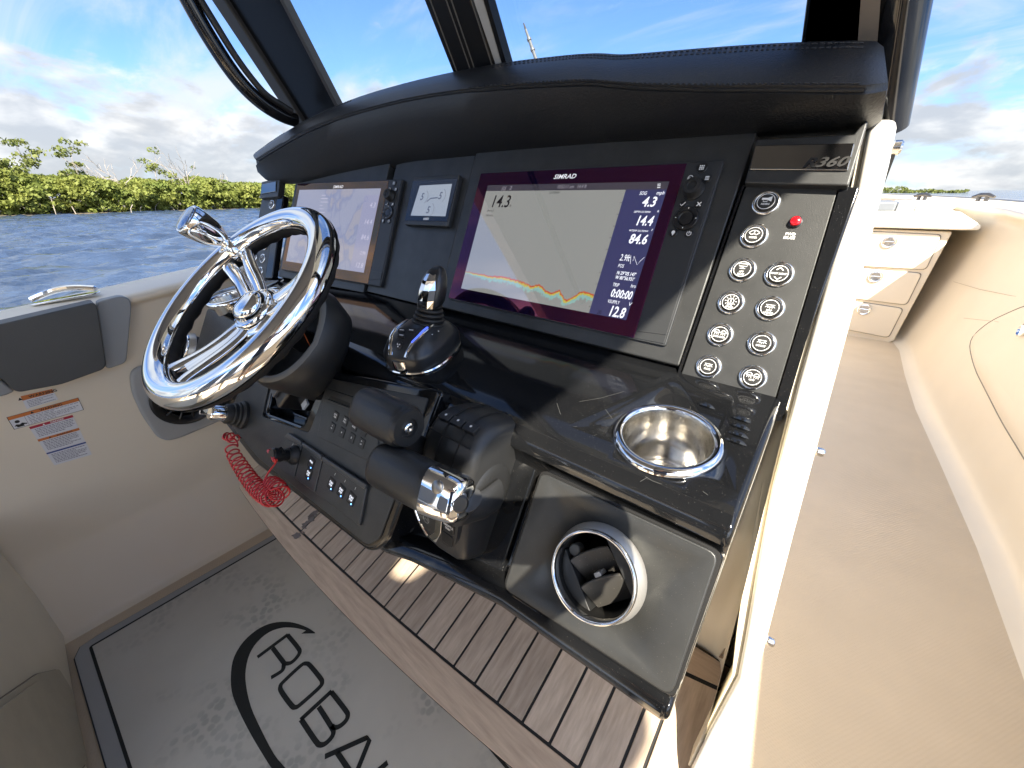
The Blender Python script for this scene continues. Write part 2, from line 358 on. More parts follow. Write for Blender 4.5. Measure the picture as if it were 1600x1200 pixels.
def leaves(name, centers, radii, per, size, ma, parent=None, kind=None, flat=0.75):
    c = np.repeat(np.asarray(centers), per, 0); r = np.repeat(np.asarray(radii), per); n = len(c)
    d = RNG.normal(size=(n, 3)); d /= np.linalg.norm(d, axis=1)[:, None]; d[:, 2] = np.where(d[:, 2] < -0.3, -d[:, 2], d[:, 2])
    p = c+d*(r*RNG.uniform(0.55, 1.08, n))[:, None]*np.array([1, 1, flat])
    a = d+RNG.normal(scale=0.75, size=(n, 3)); a /= np.linalg.norm(a, axis=1)[:, None]
    t = np.cross(a, RNG.normal(size=(n, 3))); t /= np.linalg.norm(t, axis=1)[:, None]; b = np.cross(a, t)
    s = size*RNG.uniform(0.6, 1.35, n)[:, None]
    V = np.stack([p-t*s, p-b*s*0.6, p+t*s, p+b*s*0.6], 1).reshape(-1, 3); org = ORG[parent.name] if parent is not None else np.zeros(3); V = V-org
    me = bpy.data.meshes.new(name); me.vertices.add(4*n); me.loops.add(4*n); me.polygons.add(n)
    me.vertices.foreach_set('co', V.ravel()); me.loops.foreach_set('vertex_index', np.arange(4*n)); me.polygons.foreach_set('loop_start', np.arange(0, 4*n, 4)); me.polygons.foreach_set('loop_total', np.full(n, 4)); me.update(); me.validate()
    me.materials.append(ma); o = bpy.data.objects.new(name, me); COL.objects.link(o)
    if parent is not None: o.parent = parent
    if kind: o['kind'] = kind
    return o
def bank_x(y): return -59.0-0.0016*(y-8)**2+0.7*np.sin(y*0.31)+0.4*np.sin(y*0.83+1)
def build_bank():
    Y = np.arange(-60, 100, 2.0)
    g = [[(bank_x(y)+1.6+dx, y, z) for dx, z in ((0.6, -0.8), (-0.3, -0.40), (-1.5, -0.25), (-40, 0.1), (-500, 0.2))] for y in Y]
    obj('river_bank', MB().grid(g), mat('dark_mud', (0.10, 0.085, 0.06), 0.9, vary=0.3, vscale=1.5), kind='structure')
    n = 5600; y = RNG.uniform(-30, 60, n); dep = RNG.uniform(0, 1, n)**1.6*9
    top = 2.35+0.35*np.sin(y*0.42+0.6)+0.25*np.sin(y*1.13)+np.where(y < 12, 0.35, 0)+0.05*dep
    zz = -0.35+(top+0.35)*np.clip(RNG.uniform(0, 1.0, n)**0.85+dep*0.06, 0, 1)-0.32
    bulge = 1.1*np.sin(np.clip((zz+0.4)/2.8, 0, 1)*math.pi)
    c = np.stack([bank_x(y)+bulge*0.9-dep, y, zz], -1)
    o = leaves('mangrove_thicket', c, RNG.uniform(0.35, 0.72, n), 40, 0.17, LEAF, kind='stuff')
    tag(o, 'low yellow green mangrove thicket along the far bank')
    # prop roots and bare stems showing at the water's edge
    mb = MB()
    for i in range(40):
        yy = random.uniform(-20, 50); b = np.array([bank_x(yy)+random.uniform(0.2, 1.5), yy, -0.6]); t = b+np.array([random.uniform(-1.2, 0.2), random.uniform(-0.7, 0.7), random.uniform(0.7, 1.7)])
        mb.tube([b, (b+t)/2+np.array([0, random.uniform(-.1, .1), 0.15]), t], 0.035, n=4)
    o = obj('mangrove_root', mb, BARK, kind='stuff'); o.name = 'mangrove_roots'
build_bank()
def limb(mb, p, d, ln, r, depth, spread, up=0.15, tips=None):
    pts = [np.array(p, float)]; rr = [r]; d = nrm(d)
    for i in range(4):
        d = nrm(d+RNG.normal(scale=0.13, size=3)+np.array([0, 0, up*0.25])); pts.append(pts[-1]+d*ln/4); rr.append(r*(1-0.14*(i+1)))
    mb.tube(pts, rr, n=5 if r > 0.05 else 4)
    if depth == 0:
        if tips is not None: tips.append(pts[-1]); tips.append(pts[2])
        return
    for k in range(3 if depth > 1 else 2):
        i = 2+k if k < 3 else 4; i = min(i, 4)
        limb(mb, pts[i], nrm(d+RNG.normal(scale=spread, size=3)), ln*random.uniform(0.5, 0.72), max(rr[i]*0.66, 0.022), depth-1, spread, up, tips)
def tree(y, dep, h, kind, label, lean=(0, 0.2, 1), spread=0.5, crown=0.8):
    base = np.array([bank_x(y)-dep, y, -0.3]); t = thing('bare_tree' if kind == 'dead' else 'bank_tree', label, 'tree', base, 'trees above the mangroves')
    mb = MB(); tips = []
    limb(mb, base, lean, h*0.62, h*0.026, 3, spread, 0.1, tips)
    if kind == 'dead': limb(mb, base+np.array([0, 0.3, 0]), (lean[0], lean[1]*0.3-0.15, 1), h*0.55, h*0.018, 3, spread, 0.1, tips)
    obj('trunk', mb, DEADW if kind == 'dead' else BARK, t)
    tp = np.array(tips)
    if kind != 'dead':
        sel = tp[RNG.permutation(len(tp))[:int(len(tp)*crown)]]
        leaves('crown', sel+RNG.normal(scale=0.22, size=sel.shape), RNG.uniform(0.38, 0.78, len(sel)), 40, 0.15, LEAF2, t)
    elif crown > 0.0:
        sel = tp[RNG.permutation(len(tp))[:max(1, int(len(tp)*crown))]]
        leaves('crown', sel, RNG.uniform(0.2, 0.4, len(sel)), 16, 0.11, LEAF2, t)
tree(-3.5, 4, 5.4, 'live', 'broad green tree cut by the left edge of the photo, on the far bank', (0, 0.1, 1), 0.5)
tree(0.6, 5, 5.3, 'live', 'tall olive green tree at far left above the thicket', (0, 0.05, 1), 0.5)
tree(3.2, 3, 4.9, 'live', 'rounded green tree second from left above the mangroves', (0, -0.1, 1), 0.55)
tree(6.0, 4, 4.9, 'live', 'thin crowned green tree just left of the first bare tree', (0, 0.15, 1), 0.5, 0.7)
tree(10.6, 1.5, 5.4, 'dead', 'bleached bare tree leaning left over the thicket', (0, -0.75, 1), 0.38, 0.0)
tree(14.4, 3.5, 5.2, 'live', 'windswept half bare tree leaning left beyond the bleached one', (0, -0.7, 1), 0.42, 0.45)
tree(15.8, 2.5, 5.6, 'dead', 'pale twiggy bare tree behind the thicket, nearest the console', (0, -0.35, 1), 0.4, 0.05)
tree(18.0, 2.0, 4.2, 'dead', 'small grey bare tree low in the mangroves left of the console', (0, 0.5, 1), 0.42, 0.08)
def build_far_bank():
    n = 1500; x = RNG.uniform(-260, 56, n); z = RNG.uniform(-0.3, 1, n)*(2.4+1.0*np.sin(x*0.13)+0.8*np.sin(x*0.37))*np.clip((58-x)/26, 0.25, 1)
    c = np.stack([x, 420+RNG.uniform(-8, 8, n), z-0.2], -1)
    o = leaves('distant_shore', c, RNG.uniform(0.8, 1.8, n), 16, 0.55, LEAF2, kind='stuff'); tag(o, 'thin dark green tree line on the horizon off the bow')
build_far_bank()

# ---- boat: deck and hull liner
def nonskid(name, col, sc=125):
    m = mat(name, col, 0.5, vary=0.055, vscale=3.2, rvary=0.1); nt = m.node_tree; p = nt.nodes['Principled BSDF']
    tc = nt.nodes.new('ShaderNodeTexCoord'); mp = nt.nodes.new('ShaderNodeMapping'); mp.inputs['Rotation'].default_value = (0, 0, rad(28)); mp.inputs['Scale'].default_value = (1, 1.25, 1)
    nt.links.new(tc.outputs['Object'], mp.inputs[0]); v = nt.nodes.new('ShaderNodeTexVoronoi'); v.inputs['Scale'].default_value = sc; v.inputs['Randomness'].default_value = 0.25; v.voronoi_dimensions = '2D'
    nt.links.new(mp.outputs[0], v.inputs['Vector']); b = nt.nodes.new('ShaderNodeBump'); b.inputs['Strength'].default_value = 0.45; b.inputs['Distance'].default_value = 0.0018
    nt.links.new(v.outputs['Distance'], b.inputs['Height']); nt.links.new(b.outputs[0], p.inputs['Normal']); return m
NSK = nonskid('cream_nonskid', (0.58, 0.475, 0.345))
def sheer(y): return 0.88+0.12*y if y < 0.6 else 0.952+(y-0.6)*0.025
def bowx(y, x0, y0, L, cx=-0.5): return x0 if y <= y0 else cx+(x0-cx)*math.sqrt(max(0.0, 1-((y-y0)/L)**2.4))
hull = thing('boat_hull', 'cream and white boat hull with curved inner sides around the deck', 'boat', (-0.5, 2.0, 0.0))
def build_hull():
    YS = [-4.6, -3.2, -2.2, -1.4, -0.7, -0.3, 0.0, 0.2, 0.4, 0.6, 0.9, 1.3, 1.8, 2.4, 3.0, 3.6, 4.2, 4.7, 5.2, 5.7, 6.1, 6.45, 6.7, 6.85, 6.95]
    G = []
    for y in YS:
        z = sheer(y); d = bowx(y, -1.52, 2.4, 4.55)+1.52; fl = -0.07*max(0, min(y-0.4, 2)); D = d+fl
        s = [(-1.40, -0.004), (-1.425, 0.004), (-1.437, 0.02), (-1.498, 0.195), (-1.512, 0.225), (-1.519, 0.255), (-1.52, 0.30), (-1.52, z-0.034), (-1.512, z-0.022), (-1.502, z-0.019), (-1.497, z-0.010), (-1.498, z-0.003), (-1.506, z+0.003), (-1.525, z+0.005),
             (-1.64, z+0.006), (-1.735, z+0.002), (-1.752, z-0.008), (-1.758, z-0.03), (-1.755, z-0.10), (-1.70, 0.2), (-1.55, -0.7)]
        G.append([(x+D, y, q) for x, q in s])
    obj('port_side', MB().grid(G), CREAM(), hull, ang=180)
    G = []; xfs = ([-4.6, 1.3, 1.9, 3.2, 4.4, 5.4, 6.2, 6.95], [0.66, 0.665, 0.655, 0.57, 0.575, 0.36, 0.02, -0.5])
    for y in YS:
        z = sheer(y); xf = float(np.interp(y, *xfs)); t = min(1, max(0, (y-1.6)/2)); l = 0.05+0.10*t
        s = [(0, -0.004), (0.035, 0.003), (0.065, 0.02), (0.083, 0.05), (0.09, 0.10), (0.09+l*0.3, 0.30), (0.09+l*0.7, 0.60), (0.09+l, z-0.10), (0.09+l-0.012, z-0.06), (0.09+l-0.028, z-0.045), (0.09+l-0.034, z-0.02), (0.09+l-0.03, z-0.005), (0.09+l-0.01, z+0.004),
             (0.22+l, z+0.012), (0.33+l, z+0.008), (0.352+l, z-0.004), (0.36+l, z-0.03), (0.355+l, z-0.12), (0.30+l, 0.2), (0.15+l, -0.7)]
        G.append([(xf+x, y, q) for x, q in s][::-1])
    obj('starboard_side', MB().grid(G), CREAM(), hull, ang=180)
    obj('transom', MB().box(plane_y(-4.6), -1.8, 1.05, -0.7, 0.86, -0.0, 0.12), GEL(), hull, bevel=0.03)
    # dark rub line capping the far gunwale at the bow
    rub = []
    for y in YS[14:]:
        xf = float(np.interp(y, *xfs)); rub.append((xf+0.49, y, sheer(y)+0.012))
    obj('rub_rail', MB().tube(rub, 0.018, 0.012, n=8), mat('grey_rub_rail', (0.22, 0.23, 0.24), 0.35), hull)
build_hull()
obj('deck', MB().flat(FLR, [(-1.46, -4.6), (0.75, -4.6), (0.75, 3.5), (0.63, 4.6), (0.3, 6.2), (-0.5, 6.9), (-1.2, 6.0), (-1.55, 4.0), (-1.55, 0.6), (-1.46, 0.3)], 0.0), NSK, kind='structure')
# dark bolster of the starboard coaming
t = thing('coaming_bolster', 'long grey padded bolster along the starboard gunwale, aft of the bow', 'bolster', (0.78, -0.3, 0.72))
obj('pad', MB().prism(plane_x(0.80), rrect(0.15, 0.735, 2.6, 0.22, 0.05), -0.0, -0.10), mat('grey_vinyl', (0.32, 0.33, 0.34), 0.5, bump=0.3, bscale=400, bdist=0.001), t, bevel=0.03, seg=3)

# hatch in the starboard wall
WALL = bpy.data.objects['starboard_side']
def on_wall(px, py):
    o0 = ORG['boat_hull']; ok, p, n, _ = WALL.ray_cast(Vector(CP-o0), Vector(ray(px, py)))
    n = np.array(n); n = n if n@ray(px, py) < 0 else -n
    return np.array(p)+o0, n
t = thing('side_hatch', 'flush cream locker hatch in the starboard inner wall', 'hatch', on_wall(1560, 600)[0])
HP = rpoly([(1720, 452), (1600, 478), (1545, 503), (1513, 532), (1522, 574), (1566, 660), (1612, 735), (1740, 900)], 18, 4)
hp = [on_wall(*q) for q in HP]; c0, cn = on_wall(1610, 600)
R = [[p+n*w-(p-c0)*k for p, n in hp] for w, k in ((-0.004, 0.0), (0.0012, 0.0), (0.002, 0.010), (0.002, 0.3))]
obj('panel', MB().rings(R, True, False, True), CREAM(), t, ang=40)
obj('gasket', MB().tube([p+n*0.0005 for p, n in hp], 0.0032, n=6, closed=True), mat('seam_grey', (0.20, 0.18, 0.15), 0.6), t)
p, n = on_wall(1603, 516)
obj('latch', MB().lathe(p+n*0.004, n, [(0.034, 0), (0.034, 0.008), (0.028, 0.012), (0.024, 0.007), (0, 0.007)], 20), CHR(), t)
x = MB()
for L_ in ([(1490, 440), (1530, 452), (1580, 462), (1640, 470)], [(1506, 497), (1560, 503)]):
    x.tube([on_wall(*q)[0]+on_wall(*q)[1]*0.0002 for q in L_], 0.0013, n=5)
obj('moulding_seam', x, mat('seam_tan', (0.42, 0.36, 0.28), 0.6), hull)

# bow seat with three drawers
def build_bow_seat():
    F = plane_y(4.4); t = thing('bow_bench', 'white topped bow seat with a stack of three drawers facing aft', 'seat', (0.2, 4.6, 0.0))
    e = F.uv(1489, 362); f = F.uv(1396, 537)
    obj('base', MB().prism(F, [(-1.3, -0.01), (f[0]-0.03, -0.01), (f[0]-0.005, 0.02), (e[0], e[1]), (-1.3, e[1])], -1.2, 0.0), CREAM(), t, bevel=0.012)
    for k, (poly, lt) in enumerate((([(1345, 361), (1471, 367), (1446, 421), (1335, 415)], (1389, 378)), ([(1325, 417), (1440, 427), (1416, 476), (1310, 463)], (1368, 432)), ([(1305, 466), (1411, 482), (1388, 527), (1290, 508)], (1350, 483)))):
        pts = rpoly(F.uvs(poly), 0.03); c = np.mean(pts, 0); big = [(c[0]+(u-c[0])*1.025, c[1]+(v-c[1])*1.035) for u, v in pts]
        d = obj('drawer', MB().prism(F, pts, -0.01, 0.016), CREAM(), t, bevel=0.006, label=('top drawer', 'middle drawer', 'bottom drawer')[k])
        obj('drawer_gap', MB().prism(F, big, -0.01, 0.003), mat('seam_grey', (0.20, 0.18, 0.15), 0.6), d)
        q = F.sub(*F.uv(*lt), 0.016)
        obj('latch', MB().lathe(q.o, q.ez, [(0.047, 0), (0.047, 0.008), (0.040, 0.014), (0.034, 0.008), (0, 0.007)], 24).box(q, -0.03, 0.03, -0.007, 0.007, 0.006, 0.014), CHR(), d, bevel=0.003)
    S = F.uvs([(1300, 331), (1500, 331), (1531, 351), (1529, 359), (1500, 359), (1300, 353)])
    obj('seat_top', MB().prism(F, S, -1.0, 0.06), GEL(), t, bevel=0.02, seg=3)
    G = plane_y(4.62); v0, v1 = G.uv(1440, 332)[1], G.uv(1440, 315)[1]
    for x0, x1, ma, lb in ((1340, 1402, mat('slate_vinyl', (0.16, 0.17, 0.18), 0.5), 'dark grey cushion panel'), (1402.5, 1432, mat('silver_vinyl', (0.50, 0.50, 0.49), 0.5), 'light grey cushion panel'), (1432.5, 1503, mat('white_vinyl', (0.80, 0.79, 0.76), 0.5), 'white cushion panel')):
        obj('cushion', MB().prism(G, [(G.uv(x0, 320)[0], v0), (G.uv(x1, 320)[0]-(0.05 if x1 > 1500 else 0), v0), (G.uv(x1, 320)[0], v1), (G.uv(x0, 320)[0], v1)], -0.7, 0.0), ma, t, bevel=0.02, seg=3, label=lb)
build_bow_seat()
for k, (px, py, y, lb) in enumerate(((1441, 308, 5.4, 'small dark cleat on the bow gunwale, the one nearer the console'), (1536, 309, 5.0, 'small dark cleat on the bow gunwale, farther right'))):
    d = ray(px, py); c = CP+d*(y/d[1]); t = thing('bow_cleat', lb, 'cleat', c, 'cleats on the bow gunwale')
    a = nrm((0.8, -1, 0)); DS = mat('dark_cleat', (0.16, 0.15, 0.14), 0.3, metal=0.8); obj('horn', MB().tube([c-a*0.08+np.array([0, 0, 0.005]), c-a*0.03+np.array([0, 0, .02]), c+a*0.03+np.array([0, 0, .02]), c+a*0.08+np.array([0, 0, 0.005])], [0.010, .016, .016, .010], n=8), DS, t)
    for s in (-1, 1): obj('foot', MB().tube([c+a*0.03*s-np.array([0, 0, 0.06]), c+a*0.03*s+np.array([0, 0, 0.02])], 0.014, n=8), DS, t)

# ---- port side fittings
t = thing('bolster_pad', 'charcoal padded bolster on the port coaming with a grey end panel', 'bolster', (-1.5, -0.2, 0.72))
A = PW.uvs([(-170, 545), (-60, 520), (146, 472), (152, 480), (166, 570), (160, 577), (96, 600), (32, 612), (22, 610), (0, 588), (-170, 640)], 0.05)
obj('pad', MB().prism(PW, rpoly(A, 0.012), -0.002, 0.055), mat('charcoal_vinyl', (0.055, 0.060, 0.063), 0.5, bump=0.3, bscale=420, bdist=0.001, vary=0.08, vscale=4), t, bevel=0.022, seg=4)
A = PW.uvs([(150, 471), (188, 462), (202, 466), (205, 478), (197, 566), (165, 577)], 0.025)
obj('end_panel', MB().prism(PW, rpoly(A, 0.012), -0.002, 0.032), mat('dove_grey_vinyl', (0.26, 0.275, 0.285), 0.5, bump=0.25, bscale=420, bdist=0.001), t, bevel=0.012, seg=3)
A = PW.uvs([(-30, 585), (0, 592), (24, 612), (10, 618), (-30, 628)], 0.02)
obj('corner_panel', MB().prism(PW, A, -0.002, 0.02), mat('dove_grey_vinyl', (0.26, 0.275, 0.285), 0.5), t, bevel=0.006)
# cleat on the port gunwale
def port_cleat():
    C = lambda px, py, z: CP+ray(px, py)*((z-CP[2])/ray(px, py)[2])
    a, b = C(48, 470, 0.896), C(152, 452, 0.916); t = thing('gunwale_cleat', 'polished steel pull up cleat lying on the port gunwale', 'cleat', (a+b)/2)
    d = nrm(b-a); L = np.linalg.norm(b-a); m = (a+b)/2; s = np.cross((0, 0, 1), d)
    obj('base_plate', MB().prism(Frame(m-np.array([0, 0, 0.012]), d, s), rrect(0, 0, L*1.02, 0.042, 0.02), 0, 0.006), CHR(), t, bevel=0.002)
    obj('horn', MB().tube(spline([m-d*L*.5+[0, 0, .002], m-d*L*.25+[0, 0, .012], m+[0, 0, .016], m+d*L*.25+[0, 0, .012], m+d*L*.5+[0, 0, .002]]), [0.004]+[0.008]*23+[0.004], n=8), CHR(), t)
port_cleat()
# speaker on its grey panel
t = thing('speaker', 'round black cockpit speaker in a grey moulded panel on the port wall', 'speaker', (-1.5, 0.2, 0.4))
A = PW.uvs([(203, 590), (206, 578), (225, 570), (420, 540), (420, 625), (352, 655), (285, 684), (262, 690), (246, 684), (222, 650), (206, 615)], 0.015)
obj('panel', MB().prism(PW, rpoly(A, 0.02), -0.002, 0.018), mat('putty_grey', (0.33, 0.335, 0.33), 0.45, vary=0.04), t, bevel=0.012, seg=3)
q = PW.sub(*PW.uv(290, 622, 0.02), 0.018)
obj('surround', MB().lathe(q.o, q.ez, [(0.088, 0), (0.088, 0.006), (0.082, 0.010), (0.072, 0.008), (0.066, 0.002), (0.064, 0.001)], 40, cap1=False), BPLA(), t)
obj('cone', MB().lathe(q.o, q.ez, [(0.065, 0.002), (0.03, -0.012), (0.018, -0.004), (0, 0.0)], 32, cap0=False), BLK(), t)
mb = MB()
for k in range(12):
    a = 2*math.pi*k/12; mb.tube([q.P(0.015*math.cos(a), 0.015*math.sin(a), 0.008), q.P(0.07*math.cos(a), 0.07*math.sin(a), 0.006)], 0.0028, n=6)
for r in (0.025, 0.045): mb.tube([q.P(r*math.cos(2*math.pi*k/28), r*math.sin(2*math.pi*k/28), 0.0075) for k in range(28)], 0.0025, n=6, closed=True)
obj('grille', mb, BPLA(), t)
# warning stickers
def sticker(label, quad, bars, rows, ink, pict=None, frame=False):
    """quad: photo corners tl, tr, br, bl; bars: (v0, v1, colour) bands; rows: print lines (v, u0, u1, h)"""
    c = [np.array(PW.uv(x, y)) for x, y in quad]
    S = lambda u, v: tuple((c[0]*(1-u)+c[1]*u)*(1-v)+(c[3]*(1-u)+c[2]*u)*v)
    t = thing('warning_sticker', label, 'sticker', PW.at(*quad[3])); rect = lambda u0, u1, v0, v1: [S(u0, v0), S(u1, v0), S(u1, v1), S(u0, v1)]
    obj('backing', MB().prism(PW, rect(0, 1, 0, 1), 0.0003, 0.0010), mat('sticker_white', (0.66, 0.66, 0.68), 0.4), t)
    for v0, v1, m, txt in bars:
        b = obj('header', MB().flat(PW, rect(0, 1, v0, v1), 0.0014), m, t)
        if txt:
            p0 = np.array(S(0.30, (v0+v1)/2)); p1 = np.array(S(0.75, (v0+v1)/2)); d = p1-p0; sb = PW.sub(*((p0+p1)/2), 0, math.atan2(d[1], d[0])); hh = np.linalg.norm(np.array(S(.5, v0))-np.array(S(.5, v1)))*0.62
            x = MB(); text(x, sb, txt, 0.008, -hh/2, hh, 0.0018, 'C', bold=0.02); wv = glyphs(txt, 0, 0.02)[2]*hh/0.7/2
            x.flat(sb, [(-wv-hh*1.5, -hh/2), (-wv-hh*0.4, -hh/2), (-wv-hh*0.95, hh/2)], 0.0018); obj('heading', x, BLK() if m.name != 'sticker_red' else WHT(), b)
    x = MB()
    for v, u0, u1, h in rows:
        u = u0
        while u < u1:
            w = random.uniform(0.02, 0.075); x.flat(PW, rect(u, min(u+w, u1), v, v+h), 0.0014); u += w+0.013
    obj('print', x, ink, t)
    if frame:
        obj('border', MB().frame(PW, rect(0.0, 1, 0, 1), rect(0.008, 0.992, 0.02, 0.98), 0.001, 0.0015), BLK(), t)
    if pict:
        x = MB(); x.flat(PW, [S(0.09+0.028*math.cos(a)*1.2, 0.50+0.11*math.sin(a)) for a in np.linspace(0, 6.28, 14)[:-1]], 0.0015)
        x.flat(PW, [S(*p) for p in ((0.025, 0.80), (0.06, 0.68), (0.10, 0.74), (0.14, 0.66), (0.20, 0.78), (0.19, 0.84), (0.15, 0.80), (0.15, 0.92), (0.06, 0.92), (0.05, 0.82))], 0.0015)
        obj('pictogram', x, BLK(), t); obj('rule', MB().flat(PW, rect(0.205, 0.209, 0.27, 0.99), 0.0015), BLK(), t)
OR = mat('sticker_orange', (0.55, 0.16, 0.03), 0.45); RD = mat('sticker_red', (0.42, 0.02, 0.04), 0.45); BU = mat('sticker_blue', (0.03, 0.06, 0.22), 0.45); INK = mat('sticker_ink', (0.20, 0.20, 0.24), 0.5)
sticker('small white sticker with orange warning header directly under the bolster', ((32, 619), (81, 607.5), (91, 624), (42, 639)), [(0.0, 0.34, OR, 'WARNING')], [(0.44+0.11*i, 0.1, (0.95, 0.6, 0.9, 0.5, 0.93)[i], 0.045) for i in range(5)], INK)
sticker('long orange headed sticker with a face pictogram and thin black border', ((10, 652), (122, 621), (131, 640), (22, 671)), [(0.0, 0.26, OR, 'WARNING')], [(0.32+0.11*i, 0.24, (0.97, 0.6, 0.95, 0.9, 0.8, 0.6)[i], 0.04) for i in range(6)], INK, pict=True, frame=True)
sticker('tall white sticker with red, orange and blue bands and dense print', ((45, 667), (113, 648), (143.5, 710), (85, 727)), [(0.0, 0.055, RD, 'DANGER'), (0.315, 0.37, OR, 'WARNING'), (0.665, 0.70, BU, None)], [(a+0.034*i, 0.08, random.choice((0.96, 0.93, 0.9, 0.7)), 0.016) for a, n in ((0.08, 6), (0.39, 7), (0.73, 7)) for i in range(n)], INK)
# bench base behind, at the lower left
def build_bench():
    F = Frame((0, -0.30, 0), (-1, 0, 0), (0, 0, 1)); t = thing('bench_base', 'pale grey bench base with a recessed hatch, cut by the lower left corner', 'bench', (-1.3, -0.6, 0))
    obj('box', MB().prism(F, [(1.50, 0), (0.80, 0), (0.80, 0.42), (1.50, 0.42)], -0.9, 0.0), mat('pale_gelcoat', (0.60, 0.57, 0.48), 0.4, vary=0.05, vscale=5, bump=0.1, bscale=600), t, bevel=0.015)
    A = rpoly(F.uvs([(-60, 1135), (60, 1052), (92, 1045), (112, 1078), (137, 1190), (-40, 1400)], 0.006), 0.01)
    obj('hatch', MB().prism(F, A, -0.01, 0.007), mat('hatch_gelcoat', (0.40, 0.375, 0.30), 0.42, vary=0.10, vscale=14, bump=0.1, bscale=600), t, bevel=0.004)
    obj('hatch_seam', MB().prism(F, [(np.mean(A, 0)[0]+(u-np.mean(A, 0)[0])*1.03, np.mean(A, 0)[1]+(v-np.mean(A, 0)[1])*1.03) for u, v in A], -0.01, 0.0015), mat('seam_grey', (0.20, 0.18, 0.15), 0.6), t)
    B = rpoly(F.uvs([(-60, 1150), (60, 1063), (68, 1068), (84, 1190), (60, 1330), (-40, 1390)], 0.01), 0.008)
    obj('hatch_inset', MB().prism(F, B, 0.0, 0.011), mat('hatch_gelcoat', (0.40, 0.375, 0.30), 0.42), t, bevel=0.003)
build_bench()

# ---- floor mat with its lettering
def build_mat():
    t = thing('floor_mat', 'grey foam helm mat with black lettering and a fish hook swoosh', 'mat', (-0.9, 0, 0))
    p0, p1, p2, p3, p4 = FLR.uvs([(470, 815), (160, 993), (127, 1015), (118, 1034), (168, 1205)]); d = np.array(p4)-p3; e = np.array(p3)+d*3.2
    pts = [(-0.05, 0.30), p0, p1, p2, p3, tuple(e), (-0.05, e[1])]
    obj('pad', MB().prism(FLR, pts, 0.001, 0.011), mat('mat_edge', (0.030, 0.032, 0.034), 0.7), t)
    c = np.mean(pts, 0)
    def off(P, k): # inset
        n = len(P); out = []
        for i in range(n):
            a, b, q = np.array(P[i-1]), np.array(P[(i+1) % n]), np.array(P[i]); d1 = (q-a)/np.linalg.norm(q-a); d2 = (b-q)/np.linalg.norm(b-q)
            n1 = np.array([-d1[1], d1[0]]); n2 = np.array([-d2[1], d2[0]]); m = n1+n2; m = m/(m@n1); out.append(tuple(q+m*k))
        return out
    ar = sum(pts[i][0]*pts[(i+1) % len(pts)][1]-pts[(i+1) % len(pts)][0]*pts[i][1] for i in range(len(pts))); sg = 1 if ar > 0 else -1
    foam = mat('grey_foam', (0.54, 0.525, 0.475), 0.75, vcol=(0.48, 0.468, 0.425), vscale=5, bump=0.3, bscale=500, bdist=0.001)
    bord = mat('border_foam', (0.34, 0.35, 0.355), 0.75, vary=0.05, bump=0.3, bscale=500, bdist=0.001)
    nt = foam.node_tree; N = nt.nodes; L = nt.links; pb = N['Principled BSDF']; src = pb.inputs['Base Color'].links[0].from_socket; tc = N.new('ShaderNodeTexCoord')
    v = N.new('ShaderNodeTexVoronoi'); v.inputs['Scale'].default_value = 52; v.voronoi_dimensions = '2D'; L.new(tc.outputs['Object'], v.inputs['Vector']); a = N.new('ShaderNodeMapRange'); a.inputs[1].default_value = 0.50; a.inputs[2].default_value = 0.30; L.new(v.outputs['Distance'], a.inputs[0])
    n = N.new('ShaderNodeTexNoise'); n.inputs['Scale'].default_value = 5.5; n.inputs['Detail'].default_value = 4; L.new(tc.outputs['Object'], n.inputs['Vector']); b = N.new('ShaderNodeMapRange'); b.inputs[1].default_value = 0.50; b.inputs[2].default_value = 0.66; b.inputs[4].default_value = 0.75; L.new(n.outputs[0], b.inputs[0])
    m_ = N.new('ShaderNodeMath'); m_.operation = 'MULTIPLY'; L.new(a.outputs[0], m_.inputs[0]); L.new(b.outputs[0], m_.inputs[1]); mx = N.new('ShaderNodeMix'); mx.data_type = 'RGBA'; L.new(m_.outputs[0], mx.inputs[0]); L.new(src, mx.inputs[6]); mx.inputs[7].default_value = (0.33, 0.33, 0.305, 1); L.new(mx.outputs[2], pb.inputs['Base Color'])
    p6 = off(pts, sg*0.003); obj('border', MB().frame(FLR, p6, off(pts, sg*0.038), 0.010, 0.013), bord, t)
    i1 = FLR.uvs([(470, 824), (145, 1015), (206, 1200)]); d = np.array(i1[2])-i1[1]; e2 = np.array(i1[1])+d*3.0
    ins = [(-0.08, 0.28), i1[0], i1[1], tuple(e2), (-0.08, e2[1])]; obj('field', MB().prism(FLR, rpoly(ins, 0.006), 0.010, 0.0132), foam, t)
    x = MB(); line2(x, FLR, rpoly(off(ins, 0.0), 0.006), 0.0065, 0.0139, closed=True); obj('inlay_line', x, mat('mat_black', (0.007, 0.009, 0.009), 0.7), t, smooth=False)
    Z = lambda L: FLR.uvs([(340+x*0.2, 960+y*0.2) for x, y in L], 0.0135)
    ink = mat('mat_black', (0.007, 0.009, 0.009), 0.7)
    hook = spline(Z([(760, 140), (700, 102), (600, 66), (500, 58), (400, 75), (300, 125), (200, 215), (130, 330), (105, 450), (110, 600), (160, 740), (250, 920), (350, 1090), (420, 1200), (520, 1340)]), 3)+spline(Z([(640, 1340), (530, 1200), (440, 1090), (340, 900), (260, 720), (222, 550), (220, 430), (250, 310), (310, 215), (400, 140), (500, 105), (600, 105), (690, 125)]), 3)+Z([(655, 150), (762, 148)])
    o = obj('hook_swoosh', MB().prism(FLR, [tuple(p) for p in hook], 0.0125, 0.0137), ink, t, smooth=False)
    S = 0.0142; W_ = 0.0105; x = MB()
    def st(L, n=4, closed=False): line2(x, FLR, [tuple(p) for p in (spline(Z(L), n, closed) if n else Z(L))], W_, S, closed=closed)
